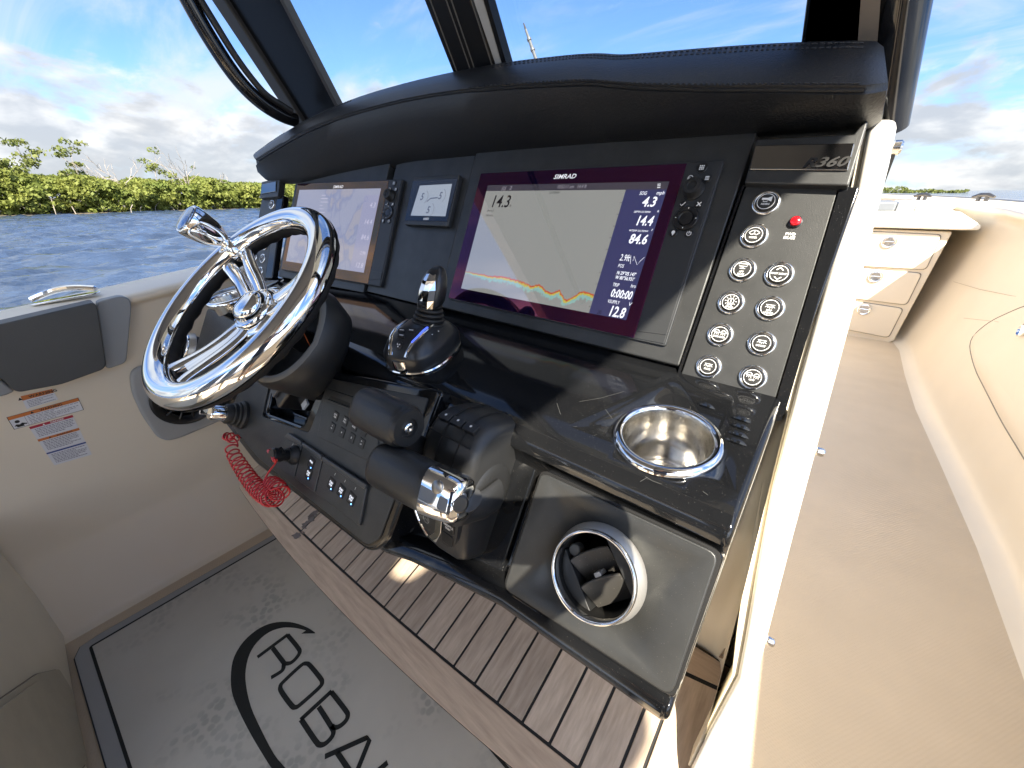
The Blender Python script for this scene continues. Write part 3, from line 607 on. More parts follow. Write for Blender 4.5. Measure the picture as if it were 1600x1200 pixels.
    st([(312, 335), (550, 158)], 0); st([(545, 160), (620, 250), (642, 295), (612, 345), (570, 380), (527, 385)], 5); st([(525, 388), (430, 262)], 0); st([(518, 385), (512, 428), (485, 455), (418, 495)], 5)
    st([(690, 385), (722, 400), (800, 495), (816, 530), (795, 572), (655, 698), (612, 726), (578, 712), (500, 605), (492, 560), (520, 522), (650, 402)], 4, True)
    st([(892, 600), (648, 825)], 0); st([(652, 820), (765, 988), (802, 1020), (845, 1008), (890, 962), (905, 920), (888, 878), (790, 722)], 4); st([(887, 605), (1000, 750), (1017, 790), (1002, 832), (958, 872), (915, 886), (892, 872)], 4)
    st([(838, 1112), (1170, 963)], 0); st([(1160, 966), (1186, 985), (1060, 1300)], 0); st([(935, 1080), (1050, 1250)], 0)
    st([(1328, 1158), (1130, 1330)], 0); st([(1135, 1325), (1260, 1480)], 0)
    obj('lettering', x, ink, t, smooth=False)
build_mat()

# ---- teak footrest
TEAKV = mat('teak_plank', (0.60, 0.465, 0.34), 0.62, vcol=(0.40, 0.295, 0.205), vscale=44, stretch=(3.4, 0.34, 1), bump=0.35, bscale=60, bdist=0.0008, detail=8)
TEAKH = mat('teak_border', (0.60, 0.455, 0.325), 0.62, vcol=(0.42, 0.305, 0.215), vscale=44, stretch=(0.34, 3.4, 1), bump=0.35, bscale=60, bdist=0.0008, detail=8)
def tint_random(m):
    nt = m.node_tree; p = nt.nodes['Principled BSDF']; l = p.inputs['Base Color'].links[0].from_socket; oi = nt.nodes.new('ShaderNodeObjectInfo'); hs = nt.nodes.new('ShaderNodeHueSaturation'); mr = nt.nodes.new('ShaderNodeMapRange')
    mr.inputs[3].default_value = 0.80; mr.inputs[4].default_value = 1.16; nt.links.new(oi.outputs['Random'], mr.inputs[0]); nt.links.new(mr.outputs[0], hs.inputs['Value']); hs.inputs['Saturation'].default_value = 0.92
    nt.links.new(l, hs.inputs['Color']); nt.links.new(hs.outputs[0], p.inputs['Base Color'])
tint_random(TEAKV)
def build_footrest():
    t = thing('teak_footrest', 'sloping teak footrest of short planks with black caulk below the dash', 'footrest', (-0.5, 0.3, 0.35))
    sm = FOOT.uvs([(397, 757), (427.5, 785), (535, 888), (650, 995), (700, 1039), (800, 1119), (905, 1198)]); sx, sv = zip(*sm)
    ou = FOOT.uvs([(369, 753), (390, 788), (442, 852), (510, 935), (577, 995), (700, 1109), (794, 1198)]); ox, ov = zip(*ou)
    ps, pa = np.polyfit(sx, sv, 2), np.polyfit(ox, ov, 2); seam = lambda x: float(np.polyval(ps, x)); aft = lambda x: float(np.polyval(pa, x))
    top = 0.485; XL, XR = -1.165, 0.070
    xs = np.linspace(XL+0.03, XR, 24)
    slab = [(x, aft(x)-0.001) for x in xs]+[(XR, top)]+[(XL, top), (XL, aft(xs[0])+0.05)]
    obj('caulk_base', MB().prism(FOOT, slab, -0.011, -0.0012), mat('black_caulk', (0.012, 0.012, 0.012), 0.6), t)
    g = 0.0021
    bx = np.linspace(XL+0.005, XR-0.001, 26)
    rnd = [(XL+0.002, seam(XL)-0.018)]
    bs = [XL+0.004, XL+0.010, XL+0.020, XL+0.034]+[x for x in bx if x > XL+0.04]
    cut_ = {XL+0.004: 0.040, XL+0.010: 0.020, XL+0.020: 0.007}
    R = [[FOOT.P(x, v, w) for v, w in ((aft(max(x, XL+0.03))+cut_.get(x, 0.0), -0.0115), (aft(max(x, XL+0.03))+cut_.get(x, 0.0), 0.0012), (seam(x)-g, 0.0012), (seam(x)-g, -0.0115))] for x in bs]
    obj('border_board', MB().rings(R), TEAKH, t, bevel=0.003, seg=2, label='long bevelled border board')
    obj('border_board', MB().prism(FOOT, [(-0.012+g, seam(0)+g), (XR-0.001, seam(XR)+g), (XR-0.001, 0.452), (-0.012+g, 0.437)], -0.02, 0.0012), TEAKV, t, bevel=0.001, label='border board beside the white console wing')
    obj('border_board', MB().prism(FOOT, [(-0.012+g, 0.443), (XR-0.001, 0.458), (XR-0.001, top-0.002), (-0.012+g, top-0.002)], -0.02, 0.001), TEAKH, t, bevel=0.001)
    edges = [-0.012, -0.037]+[-0.083-0.0464*k for k in range(24)]
    edges = [e for e in edges if e > XL+0.02]+[XL]
    for a, b in zip(edges[1:], edges[:-1]):
        obj('plank', MB().prism(FOOT, [(a+g, seam(a)+g), (b-g, seam(b)+g), (b-g, top-0.002), (a+g, top-0.002)], -0.02, 0.001+random.uniform(-0.0004, 0.0004)), TEAKV, t, bevel=0.0008, seg=1)
    wet = mat('wet_teak', (0.085, 0.05, 0.036), 0.22); x = MB(); r = random.Random(8)
    for cx, cy, w, h, an in ((490, 803, 11, 3.5, -0.6), (478, 818, 8, 3, -0.5), (463, 837, 7, 4, -0.3), (473, 832, 3, 2, 0), (486, 810, 7, 5, -0.7), (475, 824, 4, 2, 0.4), (500, 797, 5, 2, -0.8)):
        P = []
        for k in range(14):
            a = 2*math.pi*k/14; q = 1+r.uniform(-.3, .3); dx, dy = w*q*math.cos(a), h*q*math.sin(a); P.append(FOOT.uv(cx+dx*math.cos(an)-dy*math.sin(an), cy+dx*math.sin(an)+dy*math.cos(an), 0.0022))
        x.flat(FOOT, P, 0.0022)
    obj('water_stain', x, wet, t, smooth=False, label='damp reddish stain across two planks')
build_footrest()

# ================================================================== HELM CONSOLE
con = thing('helm_console', 'white boat console with glossy black dash, between the deck and the cockpit', 'console', (-0.6, 0.7, 0.0))
def build_console():
    # white wing at the starboard edge (its aft face carries on the plane of the fascia)
    inn = FAS.uvs([(1352, 182), (1330, 290), (1300, 372), (1232, 600), (1190, 760), (1163, 900), (1150, 990), (1142, 1060), (1102, 1143), (1072, 1206)], -0.012)
    out = FAS.uvs([(1406, 182), (1392, 250), (1330, 502), (1240, 838), (1162, 1142), (1140, 1215)], -0.012)
    lo = FAS.uv(1128, 1262, -0.012); bot = (0.085, (0.0-1.074)/math.cos(T1)-0.02)
    pts = inn+[(0.062+0.385, bot[1])]+[(out[-1][0]+0.03, bot[1])]+out[::-1]
    sh = [8, 9, 10, 14, 16, 17, 15, 10, 6, 6]
    ins = FAS.uvs([(x+k, y) for (x, y), k in zip([(1352, 182), (1330, 290), (1300, 372), (1232, 600), (1190, 760), (1163, 900), (1150, 990), (1142, 1060), (1102, 1143), (1072, 1206)], sh)], -0.012)
    obj('wing', MB().prism(FAS, ins+pts[len(inn):], -0.060, -0.012), GEL(), con, bevel=0.008, seg=3, blim=30)
    obj('wing_step', MB().prism(FAS, inn+ins[::-1], -0.060, -0.0215), mat('shade_toned_recess', (0.72, 0.66, 0.53), 0.35), con, bevel=0.003)  # cream tone puts the part shade of the white console into the colour
    # console side running forward from the wing, and the front and port walls
    G = []
    for (u, v) in [(0.40, out[0][1]+0.03)]+out+[(out[-1][0]+0.03, bot[1])]:
        if u == 0.40: u = out[0][0]-0.012
        p = FAS.P(u-0.004, v, -0.030); G.append([p, (p[0]-0.035, p[1]+0.3, p[2]), (p[0]-0.22, 1.75, p[2]), (-0.55, 1.95, p[2]), (-1.22, 1.75, p[2]), (-1.355, 0.75, p[2])])
    obj('side_wall', MB().grid(G), GEL(), con, ang=60)
    # wall behind the fascia and the recessed face under the dash, toned cream for its shade
    obj('back_wall', MB().box(plane_y(0.68), -1.36, 0.02, 0.80, 1.20, -0.3, 0.0), BLK(), con)
    g = []
    xin = lambda z: float(np.interp(z, [0.0, 0.5, 0.70, 0.93], [0.060, 0.040, 0.024, 0.004])); yw = lambda z: 0.570+(z-1.074)*math.tan(T1)
    for z, y in ((0.925, 0.515), (0.88, 0.500), (0.80, 0.475), (0.70, 0.462), (0.45, 0.462), (0.0, 0.44)):
        xi = xin(z); ye = min(yw(z)+0.02, y-0.03); g.append([(-1.3, y, z), (-0.05, y, z), (xi-0.022, y, z), (xi-0.007, y-0.006, z), (xi, y-0.022, z), (xi+0.001, ye, z)])
    obj('recess_wall', MB().grid(g), mat('shade_toned_recess', (0.72, 0.66, 0.53), 0.35), con, ang=180)
    # top, under the windshield
    obj('console_top', MB().prism(Frame((0, 0, 1.236), (1, 0, 0), (0, 1, 0)), rpoly([(-1.34, 0.70), (-0.016, 0.68), (-0.020, 0.72), (-0.05, 1.0), (-0.22, 1.65), (-0.35, 1.9), (-1.0, 1.9), (-1.3, 1.6)], 0.03), -0.06, 0.0), GEL(), con, bevel=0.012, seg=3)
    # fascia panels
    v0 = -0.150
    obj('fascia', MB().prism(FAS, [(-0.222, v0+0.004), (0.262, v0+0.002), (0.265, 0.19), (-0.222, 0.19)], -0.02, 0.004), DTEX(), con, bevel=0.003, label='starboard fascia panel around the big display')
    obj('fascia', MB().prism(FAS, [(-0.225, v0), (-0.225, 0.19), (-0.482, 0.19), (-0.482, v0)], -0.02, 0.0), DTEX(), con, bevel=0.0015, label='centre fascia panel with the small gauge')
    e = LFA.uv(606, 290)[0]
    obj('fascia', MB().prism(LFA, [(0.171, v0+0.004), (0.171, 0.19), (-0.218, 0.19), (-0.218, v0+0.004)], -0.02, 0.0), DTEX(), con, bevel=0.0015, label='port fascia panel around the left display')
    # glossy black gutter between the fascia and the starboard switch panel
    obj('gutter', MB().box(FAS, 0.258, 0.384, v0-0.010, FAS.uv(1240, 288)[1], -0.03, -0.006), BGLOSS(), con, bevel=0.003)
    # dash shell: counter, lip, recessed front, rolled lower edge
    XS = [-1.36, -1.352, -1.25, -1.15, -1.06, -1.0, -0.85, -0.7, -0.55, -0.42, -0.39, -0.34, -0.27, -0.21, -0.19, -0.13, -0.05, -0.010, -0.003]
    vb = lambda x: float(np.interp(x, [-1.4, -1.1, -1.0, -0.67, -0.40, -0.33, -0.19, 0], [-0.20, -0.22, -0.226, -0.224, -0.202, -0.180, -0.152, -0.142]))
    G = []
    for x in XS:
        b = vb(x); pr = [(0.64, 0.930), (0.58, 0.942), (0.504, 0.936), (0.335, 0.9062), (0.314, 0.9015), (0.302, 0.8945), (0.296, 0.886), (0.295, 0.877), (0.302, 0.868)]
        lw = [(0.0, -0.030), (-0.05, -0.032), (b+0.040, -0.032), (b+0.030, -0.028), (b+0.025, -0.012), (b+0.018, -0.004), (b+0.008, -0.002), (b, -0.007), (b-0.005, -0.018), (b-0.004, -0.035)]
        row = [(x, y, z) for y, z in pr]+[tuple(LOW.P(x, v, w)) for v, w in lw]; q = LOW.P(x, b, -0.04); row += [(x, q[1]+0.14, q[2]+0.02), (x, 0.62, q[2]+0.05)]; G.append(row)
    obj('dash_shell', MB().rings(G, True, True, True), BGLOSS(), con, bevel=0.007, seg=3, ang=40, blim=60)
    # glossy frame and dark panel at the starboard end
    b = [(x, vb(x)+0.022) for x in (-0.188, -0.13, -0.06, -0.004)]
    obj('starboard_frame', MB().prism(LOW, b+[(-0.004, 0.016), (-0.188, 0.018)], -0.034, -0.004), BGLOSS(), con, bevel=0.005, seg=3)
    P = LOW.uvs([(846, 737), (1124, 866), (1049, 1089), (787, 919)]); obj('lower_panel', MB().prism(LOW, rpoly(P, 0.010), -0.006, 0.0005), DTEX(), con, bevel=0.0015)
    c = np.mean(P, 0); obj('panel_gap', MB().prism(LOW, rpoly([(c[0]+(u-c[0])*1.03, c[1]+(v-c[1])*1.035) for u, v in P], 0.011), -0.006, -0.0032), BLK(), con)
    # raised port module with the notch of the wheel well
    O = LOW.uvs([(346, 656), (398, 724), (578, 866), (606, 846), (692, 610), (508, 578), (474, 666), (416, 645), (437, 560), (392, 548)], 0.012)
    obj('module_frame', MB().prism(LOW, rpoly(O, [0.02, 0.02, 0.02, 0.016, 0.01, 0.01, 0.012, 0.012, 0.01, 0.01]), -0.036, 0.012), BGLOSS(), con, bevel=0.006, seg=3)
    I = LOW.uvs([(353, 655), (403, 716), (574, 853), (592, 842), (648, 690), (668, 622), (514, 591), (482, 677), (408, 651), (426, 572), (396, 560)], 0.015)
    obj('module_panel', MB().prism(LOW, rpoly(I, [0.02, 0.01, 0.012, 0.008, 0.004, 0.004, 0.006, 0.012, 0.012, 0.006, 0.006]), 0.002, 0.0145), DTEX(), con, bevel=0.0012)
    # ledge of the well that catches the light
    obj('well_ledge', MB().prism(LOW, LOW.uvs([(418, 640), (478, 664), (482, 652), (462, 644), (452, 630), (424, 622)], -0.02), -0.034, -0.018), BGLOSS(), con, bevel=0.005)
    # port pod with its vent
    P = [(-1.33, -0.19), (-1.06, -0.19), (-1.06, 0.01), (-1.33, 0.01)]; obj('lower_panel', MB().prism(LOW, rpoly(P, 0.012), -0.036, 0.002), DTEX(), con, bevel=0.003)
    # pressed louvre ribs behind the starboard cup holder
    for px, py in ((1157, 656), (1156, 668), (1153, 680), (1150, 691), (1103, 635)):
        u, v = CTR.uv(px, py); r = []
        for k in range(7):
            t = k/6; r.append(CTR.P(u-0.010+0.020*t, v-0.001*t, 0.0002+0.0022*math.sin(math.pi*t)))
        obj('louvre_rib', MB().tube(r, [0.0006, .0022, .003, .0033, .003, .0022, .0006], n=8), BGLOSS(), con)
build_console()
def scratches():
    x = MB(); r = random.Random(11)
    for F, L_, w in ((CTR, [(1008, 745), (1020, 752), (1034, 757)], 0.0004), (CTR, [(946, 640), (957, 655)], 0.0004), (CTR, [(905, 628), (940, 622), (975, 612)], 0.0004), (CTR, [(1000, 753), (1012, 746)], 0.0004), (CTR, [(1098, 768), (1106, 774)], 0.0004), (CTR, [(870, 630), (876, 648)], 0.0004)):
        line2(x, F, F.uvs(L_), 0.0004, w)
    for _ in range(26):
        px, py = r.uniform(880, 1130), r.uniform(600, 800); a = r.uniform(0, 3.14); l = r.uniform(2, 7); u0 = CTR.uv(px, py); u1 = CTR.uv(px+l*math.cos(a), py+l*math.sin(a))
        if math.hypot(u0[0]+0.089, u0[1]+0.1346) < 0.062 or u0[1] < -0.17 or u0[1] > -0.02 or u0[0] > -0.012: continue
        line2(x, CTR, [u0, u1], 0.00025, 0.0004)
    obj('scratches', x, mat('scuff_grey', (0.09, 0.09, 0.085), 0.5), con, smooth=False, kind='stuff')
scratches()

# ---- nameplates above the switch panels
def nameplate(label, F, c, chrome, txt=None):
    t = thing('nameplate', label, 'nameplate', F.P(*np.mean(c, 0)))
    obj('bracket', MB().prism(F, c, -0.004, 0.014), DTEX(), t, bevel=0.002)
    obj('plate', MB().prism(F, chrome, 0.012, 0.0165), mat('dark_mirror', (0.33, 0.325, 0.31), 0.06, metal=1.0, rvary=0.03), t, bevel=0.0012)
    return t
c = FAS.uvs([(1183, 217), (1334, 209), (1358, 180), (1356, 192), (1326, 290), (1163, 286)], 0.014)
t = nameplate('dark mirror nameplate reading R360 above the right switch panel', FAS, c, FAS.uvs([(1180, 227), (1336, 223), (1325, 266), (1171, 265)], 0.0165))
x = MB(); p0 = FAS.uv(1252, 263, 0.017); p1 = FAS.uv(1325, 261, 0.017); S = FAS.sub(p0[0], p0[1], 0, math.atan2(p1[1]-p0[1], p1[0]-p0[0])); wid = math.hypot(p1[0]-p0[0], p1[1]-p0[1]); gw = glyphs('R360', 0.35, 0.03)[2]/0.7
hh = 0.0105; text(x, S, 'R360', 0, 0.001, hh, 0.0174, 'L', 0.35, 0.03, sx=wid/(gw*hh)); obj('lettering', x, BLK(), t)
t = nameplate('small blank bright plate above the port switch panel', LFA, LFA.uvs([(408.5, 284), (437.5, 277), (434, 307), (406, 310)], 0.014), LFA.uvs([(409, 288), (431, 283), (430.5, 299), (407.5, 303)], 0.0165))

# ---- switch panels
RING = lambda: mat('button_ring', (0.80, 0.80, 0.78), 0.12, metal=1.0, rvary=0.05, vscale=60)
BCAP = lambda: mat('button_cap', (0.022, 0.022, 0.022), 0.42)
def icon(mb, F, kind, w):
    s = 0.0046
    if kind == 'lamp':
        a = [(s*0.75*math.cos(t), 0.0032+s*0.55*math.sin(t)*-1) for t in np.linspace(0, math.pi, 9)]
        line2(mb, F, a, 0.0007, w); line2(mb, F, [(-s, 0.0033), (s, 0.0033)], 0.0007, w)
        for k in (-2, -1, 0, 1, 2): line2(mb, F, [(k*0.0017, 0.0005-abs(k)*-0.0004), (k*0.0025, -0.0012+abs(k)*0.0007)], 0.0006, w)
    elif kind == 'lamps':
        for c in (-0.0038, 0.0038):
            a = [(c+0.003*math.cos(t), 0.002+0.003*math.sin(t)) for t in np.linspace(0, math.pi, 9)]; line2(mb, F, a, 0.0008, w); line2(mb, F, [(c-0.0036, 0.0019), (c+0.0036, 0.0019)], 0.0008, w)
            for k in (-1, 0, 1): line2(mb, F, [(c+k*0.0018, 0.001), (c+k*0.0024, -0.001)], 0.0006, w)
    elif kind == 'horn':
        mb.flat(F, [(-0.005, 0.0018), (-0.005, 0.0042), (0.001, 0.0042), (0.0055, 0.0062), (0.0055, -0.0002), (0.001, 0.0018)], w)
        line2(mb, F, [(-0.003, 0.001), (-0.003, -0.0003), (0.0012, -0.0003), (0.0012, 0.001)], 0.0007, w)
    elif kind == 'wiper':
        a = [(0.007*math.cos(t), 0.007*math.sin(t)-0.0015) for t in np.linspace(rad(35), rad(145), 9)]; line2(mb, F, a, 0.0008, w)
        b = [(0.0028*math.cos(t), 0.0028*math.sin(t)-0.0015) for t in np.linspace(rad(35), rad(145), 9)]; line2(mb, F, b, 0.0008, w); line2(mb, F, [(0, 0.001), (0, 0.0052)], 0.0009, w)
        for q in (35, 145): line2(mb, F, [(0.0028*math.cos(rad(q)), 0.0028*math.sin(rad(q))-0.0015), (0.007*math.cos(rad(q)), 0.007*math.sin(rad(q))-0.0015)], 0.0008, w)
    elif kind == 'pump':
        line2(mb, F, [(-0.0055, 0.0065), (0.0055, 0.0065), (0.004, 0.0035), (-0.004, 0.0035)], 0.0008, w, closed=True); line2(mb, F, [(0, 0.0035), (0, 0.0005)], 0.0012, w); line2(mb, F, [(-0.003, 0.0008), (0.003, 0.0008)], 0.0009, w)
    elif kind == 'arrows':
        for q in (1, -1): line2(mb, F, [(-0.0035, q*0.0040), (0, q*0.0070), (0.0035, q*0.0040)], 0.0012, w)
    elif kind == 'sun':
        line2(mb, F, [(0.0034*math.cos(t), 0.0012+0.0034*math.sin(t)) for t in np.linspace(0, 6.283, 13)[:-1]], 0.0008, w, closed=True); line2(mb, F, [(0, -0.001), (0, 0.003)], 0.0012, w)
        for k in range(10):
            a = k*math.pi/5; line2(mb, F, [(0.0048*math.cos(a), 0.0012+0.0048*math.sin(a)), (0.0068*math.cos(a), 0.0012+0.0068*math.sin(a))], 0.0007, w)
def push_button(F, u, v, w, par, kind, words_, r=0.0152, label=None):
    q = F.sub(u, v, w)
    b = obj('push_button', MB().lathe(q.o, q.ez, [(r*0.70, 0.0), (r*0.70, 0.0036), (r*0.66, 0.0042), (0, 0.0044)], 28), BCAP(), par, label=label)
    obj('ring', MB().lathe(q.o, q.ez, [(r, 0.0), (r, 0.0012), (r*0.95, 0.0026), (r*0.80, 0.0031), (r*0.735, 0.0026), (r*0.715, 0.0008)], 32, cap0=False, cap1=False), RING(), b, ang=60)
    x = MB(); W0 = 0.0047; line2(x, q, circ(r*0.60, 24), 0.0007, W0, closed=True); icon(x, q, kind, W0)
    for k, s in enumerate(words_):
        h = 0.0021; wd = glyphs(s, 0, 0.02)[2]*h/0.7; vv = -0.0042-0.0030*k if kind != 'arrows' else -0.0011
        text(x, q, s, 0, vv, h, W0, 'C', 0, 0.03, sx=min(1.0, r*1.04/wd))
    obj('legend', x, WHT(), b, smooth=False)
t = thing('switch_panel', 'right hand dash panel of round chrome ringed push buttons with one red light', 'switch panel', FAS.at(1190, 470))
P = FAS.uvs([(1166, 291), (1311, 292), (1206, 643), (1061, 597)])
obj('plate', MB().prism(FAS, rpoly(P, 0.006), -0.006, 0.0035), DTEX(), t, bevel=0.0012)
c = np.mean(P, 0); o = lambda k: rpoly([(c[0]+(u-c[0])*(1+k)+0.004*(k > 0.1), c[1]+(v-c[1])*(1+(k*0.45 if v < c[1] else 0.004))) for u, v in P], 0.008)
obj('trim', MB().frame(FAS, o(0.16), o(0.025), -0.006, 0.0060), BGLOSS(), t, bevel=0.003, seg=3)
for px, py, kd, ws in ((1197, 317, 'horn', ['HORN']), (1178, 369, 'wiper', ['WIPER']), (1160, 422, 'pump', ['AFT', 'BILGE']), (1217, 429, 'arrows', ['MAST LIGHT']), (1142, 473, 'sun', ['NAV', 'ANCH']), (1203, 482, 'lamp', ['MAP', 'LIGHTS']), (1125, 523, 'lamps', ['SPREADER']), (1190, 537, 'lamp', ['COURT']), (1107, 573, 'lamp', ['BILGE']), (1176, 590, 'lamps', ['U/W'])):
    u, v = FAS.uv(px, py, 0.004); push_button(FAS, u, v, 0.0035, t, kd, ws, label='push button marked '+' '.join(ws))
q = FAS.sub(*FAS.uv(1243, 347, 0.004), 0.0035)
b = obj('indicator_light', MB().lathe(q.o, q.ez, [(0.0054, 0), (0.0054, 0.004), (0.0050, 0.0052), (0.0035, 0.0062), (0, 0.0066)], 20), mat('red_lens', (0.62, 0.008, 0.015), 0.15, coat=0.6), t, label='red bilge warning light')
obj('collar', MB().lathe(q.o, q.ez, [(0.0068, 0), (0.0068, 0.0018), (0.0056, 0.0024)], 20, cap1=False), BPLA(), b)
x = MB(); text(x, q, 'FWD', -0.001, -0.0155, 0.0032, 0.0003, 'C', 0, 0.02); text(x, q, 'BILGE', -0.001, -0.0198, 0.0032, 0.0003, 'C', 0, 0.02); obj('legend', x, WHT(), b, smooth=False)
t = thing('switch_panel', 'left hand dash panel of small ringed push buttons, partly behind the steering wheel', 'switch panel', LFA.at(412, 380))
P = LFA.uvs([(411, 311), (435, 308), (416, 436), (389, 436)]); obj('plate', MB().prism(LFA, P, -0.012, 0.0035), DTEX(), t, bevel=0.0012)
obj('trim', MB().prism(LFA, LFA.uvs([(436, 308), (446, 306), (428, 436), (417, 436)]), -0.012, 0.006), BGLOSS(), t, bevel=0.003)
for px, py, kd, ws in ((425, 319.5, 'horn', ['STEREO']), (405, 362, 'lamp', ['FUEL']), (414, 384, 'pump', ['WASH', 'DOWN']), (398, 402, 'pump', ['LIVE', 'WELL']), (410.5, 404, 'pump', ['AFT', 'LIVE']), (407, 424, 'lamp', ['DECK'])):
    u, v = LFA.uv(px, py, 0.004); push_button(LFA, u, v, 0.0035, t, kd, [], r=0.0145)

# ---- multifunction displays
GLS = dict(rough=0.035, spec=0.62)
def lcd(name, col, e, tint, **k): return mat(name, tuple(c*0.1 for c in col), emit=col, estr=e, tint=tint if tint != (1.0, 0.40, 0.50) else (1.0, 0.86, 0.98), ior=2.2, **GLS, **k)
Zb = lambda X, Y, w=0.010: FAS.uv(680+X*0.3, 240+Y*0.3, w)
def display(F, label, side):
    t = thing('chart_display', label, 'display', F.o)
    gl = [Zb(237, 103), Zb(1310, 50), Zb(1033, 960), Zb(68, 750)]; un = [Zb(237, 103), Zb(1492, 38), Zb(1190, 992), Zb(68, 750)]
    c = np.mean(un, 0); big = [(c[0]+(u-c[0])*1.012, c[1]+(v-c[1])*1.02) for u, v in un]
    obj('housing', MB().prism(F, rpoly(big, 0.004), 0.0, 0.0085), mat('display_housing', (0.030, 0.032, 0.034), 0.42, bump=0.15, bscale=900, bdist=0.0005), t, bevel=0.0015)
    # glass with an anti-reflective coat that shows a coloured sheen
    sheen = (1.0, 0.48, 0.20) if side == 'port' else (1.0, 0.22, 0.34)
    obj('glass', MB().prism(F, gl, 0.006, 0.0098), mat('coated_glass_'+side, (0.006, 0.004, 0.022), 0.03, ior=3.6 if side == 'port' else 2.15, tint=sheen), t, bevel=0.0006)
    k = [Zb(1313, 47), Zb(1490, 38), Zb(1190, 990), Zb(1035, 960)]
    obj('key_strip', MB().prism(F, k, 0.006, 0.0094), mat('key_strip_plastic', (0.026, 0.028, 0.030), 0.45), t, bevel=0.0006)
    obj('card_door', MB().prism(F, [Zb(1078, 850), Zb(1225, 880), Zb(1204, 945), Zb(1050, 925)], 0.008, 0.0102), mat('key_strip_plastic', (0.026, 0.028, 0.030), 0.45), t, bevel=0.0005)
    for X, Y, r, ic in ((1390, 75, .0068, 'grid'), (1330, 130, .005, 'wheel'), (1417, 130, .005, 'menu'), (1290, 265, .005, 'tick'), (1375, 265, .005, 'cross'), (1240, 415, .0052, 'pin'), (1322, 418, .0052, 'power')):
        q = F.sub(*Zb(X, Y), 0.0094); b = obj('key', MB().lathe(q.o, q.ez, [(r, 0), (r, 0.0012), (r*0.9, 0.0017), (0, 0.0018)], 18), BPLA(), t); x = MB(); w = 0.0021; s = 0.0032
        if ic == 'grid':
            for i in (-1, 0, 1):
                for j in (-1, 0, 1): x.flat(q, [(i*.0022-.0008, j*.0022-.0008), (i*.0022+.0008, j*.0022-.0008), (i*.0022+.0008, j*.0022+.0008), (i*.0022-.0008, j*.0022+.0008)], w)
        elif ic == 'menu':
            for j in (-1, 0, 1): x.flat(q, [(-s*.8, j*.0019-.0006), (s*.8, j*.0019-.0006), (s*.8, j*.0019+.0006), (-s*.8, j*.0019+.0006)], w)
        elif ic == 'wheel': line2(x, q, circ(s, 16), .0009, w, closed=True); line2(x, q, [(-s, 0), (s, 0)], .0012, w); line2(x, q, [(0, 0), (0, -s)], .0012, w)
        elif ic == 'tick': line2(x, q, [(-s, 0), (-s*.3, -s*.7), (s, s*.8)], .0012, w)
        elif ic == 'cross': line2(x, q, [(-s*.8, -s*.8), (s*.8, s*.8)], .0014, w); line2(x, q, [(-s*.8, s*.8), (s*.8, -s*.8)], .0014, w)
        elif ic == 'pin': x.flat(q, circ(s*.75, 12, 0, s*.3), w); x.flat(q, [(-s*.6, 0), (s*.6, 0), (0, -s*1.2)], w+.0001)
        else: line2(x, q, [(s*.85*math.cos(a), s*.85*math.sin(a)) for a in np.linspace(rad(125), rad(415), 14)], .0009, w); line2(x, q, [(0, 0), (0, s)], .0011, w)
        obj('symbol', x, WHT(), b, smooth=False)
    q = F.sub(*Zb(1347, 190), 0.0094)
    kb = obj('rotary_knob', MB().lathe(q.o, q.ez, [(.0135, 0), (.0135, .003), (.0122, .004), (.0118, .012), (.0105, .0145), (.006, .015), (.005, .0135), (0, .0135)], 30), RUB(), t, ang=50)
    q = F.sub(*Zb(1307, 340), 0.0094)
    kb = obj('cursor_pad', MB().lathe(q.o, q.ez, [(.0160, 0), (.0160, .0025), (.0148, .0036), (.0105, .0030), (.0098, .0014), (.0085, .0010), (.0080, .0024), (0, .0030)], 32), BPLA(), t, ang=50)
    x = MB()
    for k_ in range(4):
        a = k_*math.pi/2; line2(x, q, [(.0122*math.cos(a), .0122*math.sin(a)), (.0140*math.cos(a), .0140*math.sin(a))], .001, .0040)
    obj('symbol', x, WHT(), kb, smooth=False)
    p0, p1 = Zb(615, 132), Zb(732, 128); x = MB(); hh = 0.0072; gw = glyphs('SIMRAD', 0.22, 0.018)[2]/0.7*hh
    text(x, F, 'SIMRAD', p0[0], p0[1], hh, 0.0101, 'L', 0.22, 0.018, sx=(p1[0]-p0[0])/gw); obj('logo', x, mat('logo_white', (0.75, 0.75, 0.75), 0.4, emit=(0.8, 0.8, 0.8), estr=0.12), t, smooth=False)
    return t
W1 = 0.0101
